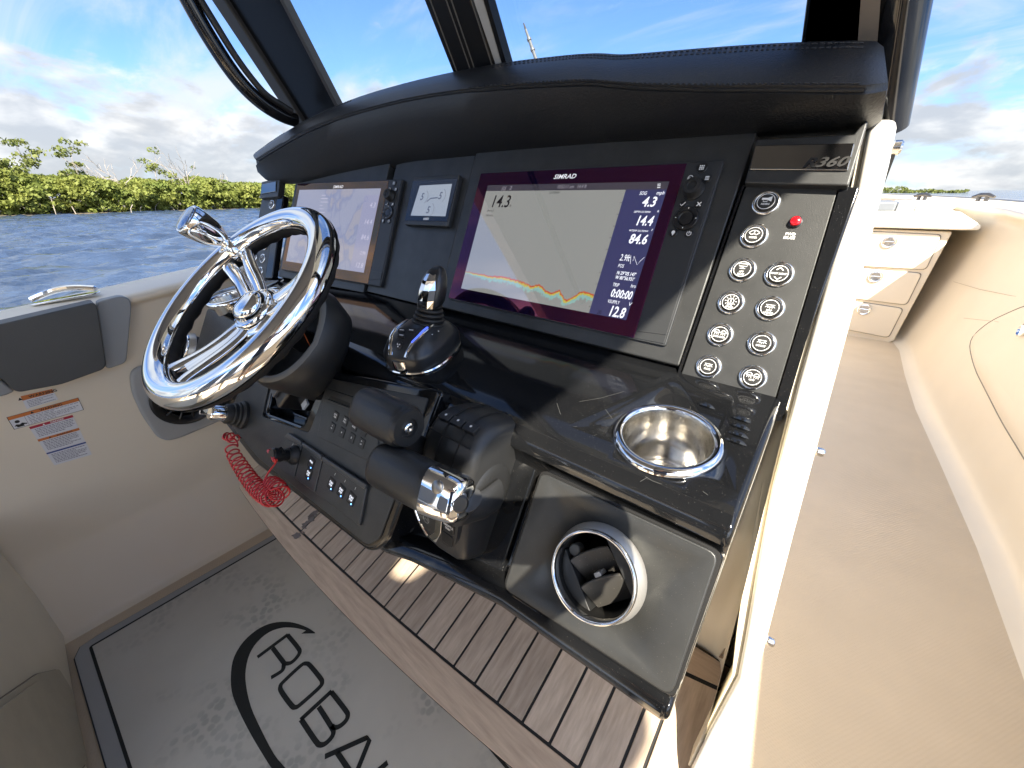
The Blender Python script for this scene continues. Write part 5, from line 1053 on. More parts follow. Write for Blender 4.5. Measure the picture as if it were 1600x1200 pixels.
# ---- joystick
def joystick():
    b = CTR.at(664, 553); t = thing('docking_joystick', 'black joystick with chrome trim on a squat domed base', 'joystick', b); U = CTR.uv(664, 553); Q = CTR.sub(U[0], U[1], 0, rad(14)); k = 1.0
    prof = [(0.98, 0.0), (1.02, 0.003), (1.03, 0.012), (1.03, 0.022), (1.00, 0.028), (0.82, 0.042), (0.62, 0.051), (0.40, 0.056), (0.30, 0.058)]
    R = []
    for s, z in prof:
        ring = []
        for i in range(40):
            a = 2*math.pi*i/40; c, q = math.cos(a), math.sin(a); c = math.copysign(abs(c)**0.60, c); q = math.copysign(abs(q)**0.60, q)
            tp = 1.0-0.14*max(0, -q)*(1-z/0.07)
            ring.append(Q.P(0.049*s*c*tp, 0.060*s*q, z))
        R.append(ring)
    obj('base', MB().rings(R), mat('satin_black', (0.016, 0.017, 0.019), 0.30), t, ang=24)
    obj('base_ring', MB().tube([np.array(p)*1.0+Q.ez*0.002 for p in [Q.P(0.0515*math.copysign(abs(math.cos(a))**0.75, math.cos(a)), 0.063*math.copysign(abs(math.sin(a))**0.75, math.sin(a)), 0.0) for a in np.linspace(0, 2*math.pi, 49)[:-1]]], 0.0022, n=6, closed=True), CHR(), t)
    def surf(x, y): # height of the base top under a point
        m = max(abs(x)/0.049, abs(y)/0.060); m = (abs(x/0.049)**2.4+abs(y/0.060)**2.4)**(1/2.4)
        return float(np.interp(m, [0, 0.36, 0.6, 0.78, 0.94, 1.02, 1.03], [0.058, 0.0565, 0.0515, 0.044, 0.033, 0.026, 0.012]))
    for sg in (-1, 1): # chrome bands framing the key pad
        P = [(sg*x, y) for x, y in ((0.014, -0.0585), (0.016, -0.052), (0.020, -0.043), (0.025, -0.028), (0.027, -0.008), (0.027, 0.012))]
        S = [Q.P(x, y, surf(x, y)+0.0015) for x, y in spline([np.array(p) for p in P], 4)]
        obj('chrome_band', MB().tube(S, [0.004]*4+[0.0045]*(len(S)-8)+[0.003]*4, 0.0018, n=8, up=Q.ez), CHR(), t)
        if sg > 0:
            S2 = [Q.P(x, y, surf(x, y)+0.0034) for x, y in spline([np.array(p) for p in P[2:5]], 4)]; obj('blue_light', MB().tube(S2, 0.0021, 0.0008, n=6, up=Q.ez), mat('blue_light', (0.05, 0.10, 0.6), 0.3, emit=(0.05, 0.09, 0.75), estr=0.55), t)
    obj('chrome_nose', MB().tube([Q.P(0, -0.0615, z) for z in (0.004, 0.012, 0.022)], [0.013, 0.013, 0.012], 0.003, n=12, up=Q.ey), CHR(), t)
    x = MB()
    for px, py in ((-0.008, -0.026), (0.009, -0.024), (-0.002, -0.036)):
        z = surf(px, py)+0.0006; F = Frame(Q.P(px, py, z), Q.ex, nrm(Q.ey*0.93+Q.ez*0.36)); o = obj('key', MB().prism(F, rrect(0, 0, 0.014, 0.0085, 0.002), -0.002, 0.0016), BPLA(), t, bevel=0.0005)
        obj('legend', MB().flat(F, [(-0.004, -0.0008), (0.004, -0.0008), (0.004, 0.0008), (-0.004, 0.0008)], 0.0019), mat('pale_legend', (0.6, 0.6, 0.62), 0.4), o, smooth=False)
    F = Frame(Q.P(0, -0.049, surf(0, -0.049)+0.001), Q.ex, nrm(Q.ey*0.75+Q.ez*0.66)); o = obj('key', MB().lathe(F.o, F.ez, [(0.0065, -0.002), (0.0065, 0.001), (0.005, 0.002), (0, 0.0022)], 18), BPLA(), t, label='round key with a propeller symbol')
    x = MB(); [x.flat(F, [(0.0038*math.cos(a+d)*r_, 0.0038*math.sin(a+d)*r_) for d, r_ in ((0, 0.1), (-.5, .8), (0, 1), (.5, .8))], 0.0026) for a in (0.5, 2.6, 4.7)]; obj('legend', x, mat('pale_legend', (0.6, 0.6, 0.62), 0.4), o, smooth=False)
    x = MB(); 
    for px, py in ((0.036, -0.012), (0.038, 0.002)):
        F = Frame(Q.P(px, py, surf(px, py)+0.0008), nrm(Q.ex*0.8-Q.ez*0.55), Q.ey); x.flat(F, circ(0.0011, 8), 0); 
    obj('indicator_dots', x, WHT(), t, smooth=False)
    # bellows and grip
    top = Q.P(-0.004, 0.004, 0.098); ax = nrm((0.10, 0.20, 1.0)); prof = []
    for i in range(5):
        z = 0.050+i*0.0070; r = 0.027-i*0.0020; prof += [(r-0.005, z), (r-0.001, z+0.0018), (r, z+0.004), (r-0.001, z+0.0062)]
    obj('bellows', MB().lathe(Q.o, ax, prof, 30), RUB(), t, ang=60)
    G = []
    for z, a, b, dx in ((0.080, 0.0195, 0.0165, 0), (0.086, 0.0235, 0.0185, 0), (0.097, 0.0245, 0.0185, 0), (0.113, 0.0235, 0.0175, 0.0005), (0.127, 0.0200, 0.0155, 0.001), (0.137, 0.0140, 0.0115, 0.0015), (0.1415, 0.0065, 0.0055, 0.002), (0.142, 0.001, 0.001, 0.002)):
        G.append([Q.o+ax*z+Q.ey*(b*math.copysign(abs(math.sin(q))**0.7, math.sin(q)))+Q.ex*(dx+a*math.copysign(abs(math.cos(q))**0.7, math.cos(q)))*0.9 for q in np.linspace(0, 2*math.pi, 29)[:-1]])
    obj('grip', MB().rings(G), mat('satin_black', (0.016, 0.017, 0.019), 0.30), t, ang=60)
    # faceted chrome face on the port side of the grip
    rows = []
    for z, a, b in ((0.083, 0.0182, 0.0135), (0.096, 0.0208, 0.0150), (0.112, 0.0198, 0.0150), (0.126, 0.0172, 0.0120), (0.135, 0.0125, 0.008)):
        rows.append([Q.o+ax*z-Q.ey*(a*(1-0.12*y_*y_)+random.uniform(-.0006, .0006))+Q.ex*(b*y_+0.001) for y_ in (-1, -.33, .33, 1)])
    obj('chrome_face', MB().grid(rows), CHR(), t, smooth=False)
joystick()

# ---- throttle: twin lever control
def throttle():
    sb = lambda px, py, w=0.0: LOW.uv(px, py, w)
    t = thing('throttle_control', 'black twin lever throttle with padded handles and a chrome elbow', 'throttle', LOW.at(730, 790)); S = 1.12
    u0, u1 = -0.326, -0.248
    prof = [(-0.130, -0.032), (-0.131, 0.000), (-0.125, 0.014), (-0.106, 0.025), (-0.072, 0.039), (-0.034, 0.052), (0.006, 0.057), (0.032, 0.049), (0.047, 0.030), (0.054, 0.0), (0.056, -0.032)]
    pr = [tuple(p) for p in spline([np.array(p) for p in prof], 4)]
    st = []
    for u, k, d in ((u0-0.004, 0.86, 0.0), (u0, 0.95, 0), (u0+0.010, 1.0, 0), (u0+0.04, 1.02, 0), (u1-0.04, 1.02, 0), (u1-0.010, 1.0, 0), (u1, 0.95, 0), (u1+0.004, 0.86, 0)):
        st.append([LOW.P(u, -0.04+(v+0.04)*k, -0.032+(w+0.032)*k) for v, w in pr])
    hb = mat('control_housing', (0.020, 0.0205, 0.021), 0.40, bump=0.25, bscale=900, bdist=0.0006)
    obj('housing', MB().rings(st), hb, t, ang=50)
    # seams
    for uu in (u0+0.028, u1-0.022): obj('seam', MB().tube([LOW.P(uu, -0.04+(v+0.04)*1.022, -0.032+(w+0.032)*1.022) for v, w in pr[16:]], 0.0009, n=5), BLK(), t)
    k = 1.012; obj('seam', MB().tube([LOW.P(u, -0.04+(0.014+0.04)*1.02, -0.032+(0.0578+0.032)*1.022) for u in np.linspace(u0+0.004, u1-0.004, 8)], 0.0009, n=5), BLK(), t)
    # row of keys along the crown
    for i in range(3):
        c = LOW.P(u0+0.018+i*0.0205, 0.033, 0.0495); F = Frame(c, LOW.ex, nrm(LOW.ey*0.72-LOW.ez*0.70)); o = obj('key', MB().prism(F, rrect(0, 0, 0.018, 0.012, 0.002), -0.004, 0.0035), BPLA(), t, bevel=0.0008)
        obj('legend', MB().flat(F, circ(0.0017, 10, 0, 0.001), 0.0038), WHT(), o, smooth=False)
    # side bosses where the levers turn, and the base flange
    for uu, sg in ((u0-0.004, -1), (u1+0.004, 1)):
        obj('pivot_boss', MB().lathe(LOW.P(uu-0.004*sg, -0.036, 0.004), LOW.ex*sg, [(0.036, 0), (0.036, 0.004), (0.032, 0.007), (0.020, 0.008), (0, 0.008)], 36), hb, t, ang=50)
    obj('base_flange', MB().prism(LOW, rrect((u0+u1)/2, -0.042, 0.150, 0.220, 0.03), -0.034, -0.026), BGLOSS(), t, bevel=0.004, seg=3)
    # lower face: chrome V, badge, three keys
    F = Frame(LOW.P((u0+u1)/2, -0.086, 0.0355), LOW.ex, nrm(LOW.ey*0.93+LOW.ez*0.40)); 
    pl = lambda pts, w0, w1, n, m, **kw: obj(n, MB().prism(F, pts, w0, w1), m, t, bevel=0.0008, **kw)
    pl(rpoly([(-0.046, 0.040), (-0.018, 0.044), (0.006, 0.040), (0.000, -0.024), (-0.016, -0.030), (-0.034, -0.012)], 0.006), -0.006, 0.0022, 'face_plate', mat('satin_face', (0.030, 0.030, 0.029), 0.33))
    obj('chrome_v', MB().tube([F.P(*p, 0.0024) for p in spline([np.array(p) for p in [(-0.049, 0.042), (-0.043, 0.008), (-0.032, -0.018), (-0.014, -0.034)]], 5)], 0.0020, 0.0012, n=8, up=F.ez), CHR(), t)
    pl(rpoly([(0.006, 0.042), (0.016, 0.042), (0.011, -0.014), (0.002, -0.036), (-0.012, -0.034), (0.000, -0.020)], 0.003), -0.006, 0.0030, 'chrome_v', CHR())
    x = MB(); line2(x, F, circ(0.0052, 18, -0.016, -0.010), 0.0009, 0.0025, closed=True); line2(x, F, [(-0.019, -0.012), (-0.017, -0.008), (-0.0155, -0.011), (-0.014, -0.008), (-0.013, -0.012)], 0.0009, 0.0025); obj('badge', x, GRYP(), t, smooth=False)
    pl(rpoly([(0.017, 0.036), (0.042, 0.032), (0.036, -0.014), (0.028, -0.028), (0.010, -0.030), (0.015, -0.012)], 0.006), -0.008, 0.0022, 'key_bezel', hb)
    for i, (v_, tx_) in enumerate(((0.022, ('TRIM',)), (0.003, ('THROTTLE', 'ONLY')), (-0.016, ()))):
        o = obj('key', MB().prism(F, rrect(0.0265-i*0.002, v_, 0.019, 0.0155, 0.003), 0.0, 0.0036), BPLA(), t, bevel=0.0008)
        if tx_:
            x = MB(); [text(x, F, s_, 0.0265-i*0.002, v_+0.001-j*0.0042, 0.0029, 0.0039, 'C', 0, 0.03, sx=0.8) for j, s_ in enumerate(tx_)]; obj('legend', x, WHT(), o, smooth=False)
    # handles
    hm = mat('padded_handle', (0.019, 0.020, 0.021), 0.36, bump=0.4, bscale=700, bdist=0.0008)
    def bar(a, b, prof, ra, rb, m, nm, par, n=28, e=0.8, up=None):
        a, b = np.array(a), np.array(b); d = nrm(b-a); L = np.linalg.norm(b-a); up = LOW.ez if up is None else up; s = nrm(np.cross(d, up)); q = np.cross(s, d); R = []
        for x, k in prof: R.append([a+d*L*x+s*ra*k*math.copysign(abs(math.cos(z))**e, math.cos(z))+q*rb*k*math.copysign(abs(math.sin(z))**e, math.sin(z)) for z in np.linspace(0, 2*math.pi, n+1)[:-1]])
        return obj(nm, MB().rings(R), m, par, ang=50)
    rnd = [(0.0, 0.35), (0.008, 0.62), (0.03, 0.83), (0.07, 0.95), (0.14, 1.0), (0.55, 1.02), (0.92, 1.0), (0.97, 0.97), (1.0, 0.90)]
    W = 0.098
    # port lever, thrown further forward: handle outboard of its arm, capped end with a screw
    a = LOW.P(*sb(566, 634, W), W); b = LOW.P(*sb(636, 668, W), W)
    lv = obj('lever', MB().tube([LOW.P(u0-0.012, -0.036, 0.004), LOW.P(u0-0.016, -0.020, 0.045), LOW.P(u0-0.018, -0.008, 0.078), a*0.4+b*0.6], [0.020, 0.017, 0.016, 0.013], 0.009, n=14, up=LOW.ex), hb, t, label='port lever arm')
    bar(a, b, rnd, 0.0250, 0.0215, hm, 'handle', lv); d = nrm(b-a)
    q = Frame(b, nrm(np.cross(d, LOW.ez)), nrm(np.cross(d, nrm(np.cross(d, LOW.ez)))))
    q = Frame(b, nrm(np.cross(LOW.ez, d)), np.cross(d, nrm(np.cross(LOW.ez, d))))
    obj('end_cap', MB().lathe(b-d*0.002, d, [(0.0222, 0), (0.0222, 0.004), (0.0204, 0.0065), (0.011, 0.0065), (0.010, 0.003), (0, 0.003)], 30, ref=LOW.ez), hb, lv, ang=50)
    obj('screw', MB().lathe(b+d*0.0008, d, [(0.0062, 0), (0.0062, 0.0035), (0.0045, 0.0048), (0.0022, 0.0044), (0, 0.003)], 18), CHR(), lv, ang=50)
    obj('chrome_trim', MB().tube([a+d*0.0115+nrm(np.cross(d, LOW.ez))*0.0230*math.cos(z)+LOW.ez*0.0199*math.sin(z) for z in np.linspace(0, 2*math.pi, 33)[:-1]], 0.0011, n=6, closed=True), CHR(), lv)
    # starboard lever, pulled back: handle inboard, chrome elbow down to the arm
    a = LOW.P(*sb(592, 722, W), W); b = LOW.P(*sb(678, 764, W), W); d = nrm(b-a); c = LOW.P(*sb(724, 783, W-0.004), W-0.004)
    lv = obj('lever', MB().tube([LOW.P(u1+0.012, -0.036, 0.004), LOW.P(u1+0.014, -0.044, 0.030), LOW.P(u1+0.011, -0.050, 0.060), c-LOW.ez*0.010], [0.022, 0.019, 0.017, 0.014], 0.010, n=14, up=LOW.ex), hb, t, label='starboard lever arm')
    bar(a, b, rnd, 0.0252, 0.0218, hm, 'handle', lv)
    bar(b-d*0.001, c+nrm(c-b)*0.004, [(0, 0.93), (0.02, 1.02), (0.10, 1.02), (0.5, 0.98), (0.80, 0.90), (0.92, 0.80), (1.0, 0.55)], 0.0248, 0.0214, CHR(), 'chrome_elbow', lv, e=0.62)
    e2 = nrm(c-b); pc = b*0.45+c*0.55+nrm(np.cross(e2, LOW.ez))*-0.010+LOW.ez*0.0202; obj('trim_switch', MB().lathe(pc, LOW.ez, [(0.0065, -0.004), (0.0065, 0.0015), (0.005, 0.0025), (0, 0.0025)], 16), mat('dark_steel', (0.25, 0.25, 0.25), 0.3, metal=1.0), lv)
    pc = b*0.08+c*0.92+LOW.ez*0.010+e2*0.006; obj('trim_switch', MB().lathe(pc, nrm(LOW.ez+e2*1.3), [(0.009, -0.006), (0.009, 0.002), (0.007, 0.0035), (0, 0.0035)], 16), BPLA(), lv)
throttle()

# ---- steering wheel and its tilting column
NW = nrm((0.029, -0.651, 0.759)); WA = nrm(np.cross((0, 0, 1), NW)); WB = np.cross(NW, WA); WC = np.array([-0.693, 0.19, -0.143+CAMZ])
def wp(r, t, d=0.0): return WC+r*(math.cos(t)*WA+math.sin(t)*WB)+NW*d
def wheel():
    t = thing('steering_wheel', 'polished chrome steering wheel with black finger grip and a spinner knob', 'steering wheel', WC); R0 = 0.163; n = 120
    def torus(r, p0, p1, m, scallop=0.0, k=12):
        G = []
        for i in range(n+1):
            a = 2*math.pi*i/n; row = []
            for j in range(k+1):
                p = p0+(p1-p0)*j/k; rr = r
                if scallop: rr = r*(1+scallop*(0.5-0.5*math.cos(a*34))*max(0, math.sin((j/k)*math.pi)))
                row.append(wp(R0+rr*math.cos(p), a, rr*math.sin(p)))
            G.append(row)
        return MB().grid(G)
    obj('rim', torus(0.0200, rad(-18), rad(180), CHR(), k=22), CHR(), t, ang=180)
    obj('finger_grip', torus(0.0212, rad(178), rad(344), RUB(), 0.12, k=16), RUB(), t, ang=180)
    for ang_ in (150, 262, 32):
        a0 = rad(ang_); 
        x = MB(); wide = 1.35 if ang_ == 262 else 1.0
        for sg in (-1, 1):
            P = []
            for r, lat, dp in ((0.022, 0.010, -0.030), (0.045, 0.0125*wide, -0.029), (0.075, 0.0135*wide, -0.024), (0.105, 0.0145*wide, -0.016), (0.135, 0.019*wide, -0.006), (0.160, 0.026*wide, 0.0)):
                P.append(wp(r, a0, dp)+sg*lat*(-math.sin(a0)*WA+math.cos(a0)*WB))
            P = spline(P, 5); k = len(P); x.tube(P, [0.0125]*k, [0.0062]*k, n=16, up=NW)
        sp = obj('spoke', x, CHR(), t, ang=180)
        w_ = []
        for r, lat, dp in ((0.025, 0.012, -0.032), (0.05, 0.014*wide, -0.031), (0.070, 0.0145*wide, -0.027)): w_.append([wp(r, a0, dp)+s*lat*(-math.sin(a0)*WA+math.cos(a0)*WB) for s in (-1, 0, 1)])
        obj('web', MB().grid(w_), CHR(), sp)
        if ang_ == 262:
            w_ = []
            for r, lat, dp in ((0.03, 0.017, -0.029), (0.06, 0.0185, -0.0255), (0.085, 0.019, -0.0195), (0.105, 0.0195, -0.0135), (0.125, 0.023, -0.0075)): w_.append([wp(r, a0, dp)+s*lat*(-math.sin(a0)*WA+math.cos(a0)*WB)+NW*0.002*(1-s*s) for s in np.linspace(-1, 1, 7)])
            obj('web', MB().grid(w_), CHR(), sp, ang=180)
    obj('hub', MB().lathe(WC-NW*0.052, NW, [(0.034, 0), (0.047, 0.006), (0.0505, 0.014), (0.049, 0.021), (0.043, 0.025), (0.0395, 0.025), (0.0385, 0.029), (0.0360, 0.032), (0.0330, 0.0325), (0.0320, 0.031), (0.0290, 0.031), (0.0275, 0.039), (0.0245, 0.044), (0.016, 0.0475), (0, 0.048)], 48), CHR(), t, ang=38)
    # spinner knob
    a0 = rad(148); b = wp(0.163, a0, 0.012); ax = nrm(NW+0.10*WA-0.10*WB+np.array([-0.10, 0, -0.05]))
    kn = obj('spinner_knob', MB().lathe(b, ax, [(0.0125, -0.006), (0.0125, 0.006), (0.0105, 0.009), (0.0140, 0.014), (0.0190, 0.022), (0.0228, 0.033), (0.0250, 0.046), (0.0262, 0.056), (0.0264, 0.063), (0.0255, 0.0668), (0.0240, 0.068), (0, 0.068)], 36), CHR(), t, ang=35)
    obj('knob_cap', MB().lathe(b+ax*0.0679, ax, [(0.0215, 0), (0.0215, 0.0014), (0.0195, 0.0024), (0, 0.0030)], 30), mat('blue_cap', (0.30, 0.38, 0.50), 0.12, metal=0.8), kn)
    obj('clamp', MB().tube([wp(0.163+0.0215*math.cos(q), a0, 0.0215*math.sin(q)) for q in np.linspace(0, 2*math.pi, 25)[:-1]], 0.0032, 0.009, n=8, closed=True, up=WA*-math.sin(a0)+WB*math.cos(a0)), CHR(), kn)
wheel()
def column():
    ax = NW; hit = WC-NW*0.165; t = thing('steering_column', 'black moulded tilt housing behind the steering wheel, set in the dash well', 'steering column', hit)
    o = WC+WB*-0.008
    R = []
    def ring(d, ru, rv, dx=0.0, dy=0.0, n=40, lip=0.0):
        out = []
        for i in range(n):
            a = 2*math.pi*i/n; c, s = math.cos(a), math.sin(a); c = math.copysign(abs(c)**0.8, c); s = math.copysign(abs(s)**0.8, s)
            out.append(o+WA*(dx+ru*c)+WB*(dy+rv*s)+NW*(d+lip*max(0, s)+0.018*max(0, c)*lip*20*0))
        return out
    R = [ring(-0.205, 0.034, 0.040, 0.0, -0.035), ring(-0.180, 0.046, 0.050, 0.004, -0.028), ring(-0.150, 0.070, 0.070, 0.016, -0.012), ring(-0.118, 0.092, 0.086, 0.026, 0.000), ring(-0.090, 0.098, 0.092, 0.028, 0.002, lip=0.012), ring(-0.074, 0.094, 0.088, 0.026, 0.002, lip=0.022)]
    obj('housing', MB().rings(R, True, True, False), DPLA(), t, ang=180)
    R2 = [ring(-0.074, 0.094, 0.088, 0.026, 0.002, lip=0.022), ring(-0.0695, 0.0905, 0.0845, 0.026, 0.002, lip=0.022), ring(-0.0705, 0.085, 0.079, 0.026, 0.002, lip=0.022), ring(-0.075, 0.083, 0.077, 0.026, 0.002, lip=0.022)]
    obj('rim_band', MB().rings(R2, True, False, False), mat('grey_rubber_band', (0.14, 0.14, 0.132), 0.5), t, ang=180)
    R3 = [ring(-0.075, 0.083, 0.077, 0.026, 0.002, lip=0.022), ring(-0.100, 0.074, 0.068, 0.024), ring(-0.122, 0.045, 0.040, 0.01), ring(-0.126, 0.01, 0.01)]
    obj('inner_cup', MB().rings(R3, True, False, True), RUB(), t, ang=180)
    obj('shaft', MB().lathe(WC-NW*0.125, NW, [(0.020, 0), (0.020, 0.045), (0.026, 0.05), (0.026, 0.078)], 24), BPLA(), t)
    F = Frame(CP+ray(480, 513)*1.005*np.linalg.norm(WC-CP)*0.985, nrm((0.93, -0.25, -0.25)), nrm((0.1, 0.3, 1)))
    c = o+WA*0.055-NW*0.088+WB*0.01; F = Frame(c, nrm(WA*0.92-WB*0.40), nrm(NW*0.75+WB*0.4)); ob = obj('caution_label', MB().box(F, -0.020, 0.020, -0.004, 0.004, 0, 0.0012), mat('caution_orange', (0.60, 0.13, 0.03), 0.5), t); x = MB(); text(x, F, 'WARNING', 0, -0.0018, 0.0038, 0.0015, 'C', 0, 0.02); obj('heading', x, BLK(), ob, smooth=False)
    # tilt release block low in the well
    q = LOW.sub(*LOW.uv(448, 615, 0.02), 0.0, rad(-32)); obj('release_block', MB().box(q, -0.024, 0.026, -0.018, 0.026, -0.034, 0.035), BPLA(), t, bevel=0.006, seg=3)
    obj('release_paddle', MB().box(q, -0.018, 0.004, -0.012, 0.018, 0.034, 0.042), mat('grey_plastic', (0.06, 0.065, 0.075), 0.3), t, bevel=0.003)
    q = LOW.sub(*LOW.uv(474, 630, 0.0), 0.0, rad(-30)); obj('white_tag', MB().box(q, -0.010, 0.010, -0.008, 0.009, -0.004, 0.0), mat('tag_white', (0.55, 0.58, 0.62), 0.4), t)
column()
# toggle switches on a small plate beyond the column
def toggles():
    P = CTR.uvs([(430, 470), (505, 476), (541, 492), (536, 502), (500, 512), (425, 494)], 0.01); t = thing('toggle_plate', 'small black plate of toggle switches behind the steering wheel', 'switch', CTR.P(*np.mean(P, 0)))
    obj('plate', MB().prism(CTR, rpoly(P, 0.006), 0.0, 0.014), BPLA(), t, bevel=0.003)
    for px, py in ((455, 486), (478, 489), (500, 492)):
        u, v = CTR.uv(px, py, 0.014); o = obj('nut', MB().lathe(CTR.P(u, v, 0.013), CTR.ez, [(0.008, 0), (0.008, 0.004), (0.006, 0.006)], 12), BPLA(), t)
        obj('lever', MB().tube([CTR.P(u, v, 0.017), CTR.P(u-0.006, v+0.004, 0.036)], [0.0035, 0.0045], n=10), BPLA(), o)
toggles()

# ---- start panel, keypad, key switch, kill cord
def lower_controls():
    w = 0.0150; B = lambda X, Y, w_=w: LOW.uv(400+X*0.275, 580+Y*0.275, w_)
    t = thing('control_keypad', 'two row keypad panel set in the dash left of the throttle', 'keypad', LOW.at(530, 650, w))
    P = [B(385, 100), B(900, 285), B(665, 545), B(335, 380)]
    obj('plate', MB().prism(LOW, rpoly([B(400, 95), B(690, 190), B(700, 480), B(668, 525), B(350, 372)], 0.006), 0.012, 0.0165), DTEX(), t, bevel=0.0015)
    obj('slot', MB().prism(LOW, [B(432, 140), B(640, 222), B(636, 240), B(418, 156)], 0.0150, 0.0168), BLK(), t)
    obj('slot_lip', MB().prism(LOW, [B(416, 158), B(636, 242), B(634, 252), B(412, 170)], 0.015, 0.0190), DTEX(), t, bevel=0.001)
    lab = [('AUTO', 'TRIM'), ('NAV', 'SYNC'), ('DOCK', 'MODE'), ('STBY',)]
    for r, (p0, p1) in enumerate((((459, 255), (620, 340)), ((440, 318), (606, 408)))):
        for k in range(4):
            X = p0[0]+(p1[0]-p0[0])*k/3; Y = p0[1]+(p1[1]-p0[1])*k/3; u, v = B(X, Y); F = LOW.sub(u, v, 0.0160, rad(-2)); o = obj('key', MB().prism(F, rrect(0, 0, 0.0138, 0.0138, 0.0015), -0.002, 0.0016), DPLA(), t, bevel=0.0006)
            obj('key_gap', MB().frame(F, rrect(0, 0, 0.0158, 0.0158, 0.002), rrect(0, 0, 0.0139, 0.0139, 0.0015), 0.0004, 0.0008), BLK(), o)
            x = MB()
            if r == 0: [text(x, F, s_, 0, 0.0012-0.004*j, 0.0026, 0.0019, 'C', 0, 0.04, sx=0.85) for j, s_ in enumerate(lab[k])]
            elif k in (0, 3): x.flat(F, [(-.0012, .002), (.0012, .002), (0, .004)] if k == 0 else [(-.0012, .002), (.002, .003), (-.0012, .004)], 0.0019); text(x, F, '+/-' if k == 0 else '-/+', 0, -.003, .0026, .0019, 'C', 0, .04)
            else: x.flat(F, circ(.0014, 8) if k == 1 else [(-.001, -.0015), (.0012, -.0015), (.0012, .0015), (-.001, .0015)], 0.0019)
            obj('legend', x, WHT(), o, smooth=False)
    # start stop panel of three joined plates
    t = thing('start_panel', 'three part start and stop switch panel along the lower dash', 'switch panel', LOW.at(500, 750, w))
    plates = [[B(205, 352), B(278, 400), B(230, 605), B(110, 530)], [B(284, 404), B(394, 478), B(345, 690), B(234, 608)], [B(400, 482), B(645, 640), B(600, 880), B(350, 694)]]
    tops = [[B(205, 350), B(278, 398), B(274, 420), B(178, 378)], [B(284, 402), B(394, 476), B(388, 505), B(279, 424)], [B(400, 480), B(648, 640), B(640, 672), B(394, 508)]]
    wd = []
    for P, T in zip(plates, tops):
        p = obj('plate', MB().prism(LOW, rpoly(P, 0.004), 0.011, 0.0195), DTEX(), t, bevel=0.002)
        obj('top_bevel', MB().prism(LOW, T, 0.018, 0.0225), mat('bevel_charcoal', (0.050, 0.053, 0.056), 0.34), p, bevel=0.002)
    W2 = 0.0195
    def sw(X, Y, lines, led, num=None):
        u, v = B(X, Y, W2); F = LOW.sub(u, v, W2, rad(-6)); o = obj('rocker', MB().prism(F, rrect(0, 0, 0.0135, 0.0150, 0.001), -0.004, 0.0012), BPLA(), t, bevel=0.0006)
        obj('recess', MB().frame(F, rrect(0, 0, 0.0185, 0.0185, 0.001), rrect(0.001, -0.001, 0.0136, 0.0151, 0.001), 0.0001, 0.0006), BLK(), o)
        x = MB(); [text(x, F, s_, 0, 0.001-0.0042*j, 0.0030, 0.0015, 'C', 0, 0.04, sx=0.8) for j, s_ in enumerate(lines)]; obj('legend', x, mat('lit_legend', (0.7, 0.72, 0.75), 0.4, emit=(0.7, 0.75, 0.85), estr=0.25), o, smooth=False)
        if led: obj('led', MB().flat(F, circ(0.0013, 8, 0.0048, -0.0062), 0.0016), mat('blue_led', (0.1, 0.3, 1.0), 0.3, emit=(0.12, 0.35, 1.0), estr=1.6), o, smooth=False)
        if num: x = MB(); text(x, F, num, -0.0005, 0.0150, 0.0040, 0.0003, 'C', 0, 0.02); obj('numeral', x, WHT(), o, smooth=False)
    sw(316, 522, ('MODE',), True); sw(301, 582, ('START', 'STOP'), True)
    for k, (X, Y) in enumerate(((430, 640), (486, 680), (544, 724))): sw(X, Y, ('START', 'STOP'), True, 'PCS'[k] if False else 'I')
    u, v = B(210, 418, W2); F = LOW.sub(u, v, W2); obj('warning_mark', MB().flat(F, [(-0.003, -0.004), (0.003, -0.004), (0, 0.006)], 0.0004), GRYP(), t, smooth=False)
    # kill switch with its red cord
    c = LOW.sub(*LOW.uv(452, 711, 0.03), 0.0195); t = thing('kill_switch', 'black lanyard stop switch knob at the left of the start panel', 'switch', c.o)
    obj('collar', MB().lathe(c.o, c.ez, [(0.017, 0), (0.017, 0.005), (0.013, 0.009), (0.0125, 0.014)], 28), RUB(), t, ang=45); obj('knob', MB().lathe(c.o, c.ez, [(0.010, 0.010), (0.010, 0.022), (0.0125, 0.026), (0.0125, 0.038), (0.010, 0.041), (0, 0.041)], 14), BPLA(), t, ang=35)
    obj('clip', MB().tube([c.P(-0.012, 0.006, 0.026), c.P(0.0, 0.012, 0.028), c.P(0.010, 0.008, 0.026)], 0.003, n=8), BPLA(), t)
    rc = mat('red_cord', (0.50, 0.010, 0.016), 0.32, coat=0.3)
    H = lambda px, py, w_: LOW.at(px, py, w_)
    t = thing('coiled_lanyard', 'red coiled lanyard cord hanging from the stop switch below the dash', 'cord', c.o)
    pts = [c.P(-0.012, 0.002, 0.030), H(428, 716, 0.060), H(431, 722, 0.055), H(421, 736, 0.052), H(414, 748, 0.05)]
    base = spline([np.array(p) for p in pts], 6)
    cl = [H(*q) for q in [(416, 750, 0.045), (430, 760, 0.045), (436, 772, 0.05), (424, 777, 0.055), (408, 768, 0.055), (395, 755, 0.055), (383, 739, 0.055), (372, 722, 0.055), (364, 708, 0.055), (362, 696, 0.055), (368, 688, 0.052), (356, 682, 0.05), (351, 684, 0.03), (354, 676, 0.0)]]
    cl = spline([np.array(p) for p in cl], 40); cl = np.array(cl); L = np.concatenate([[0], np.cumsum(np.linalg.norm(np.diff(cl, axis=0), axis=1))]); tot = L[-1]; coil = []; ph = 0.0
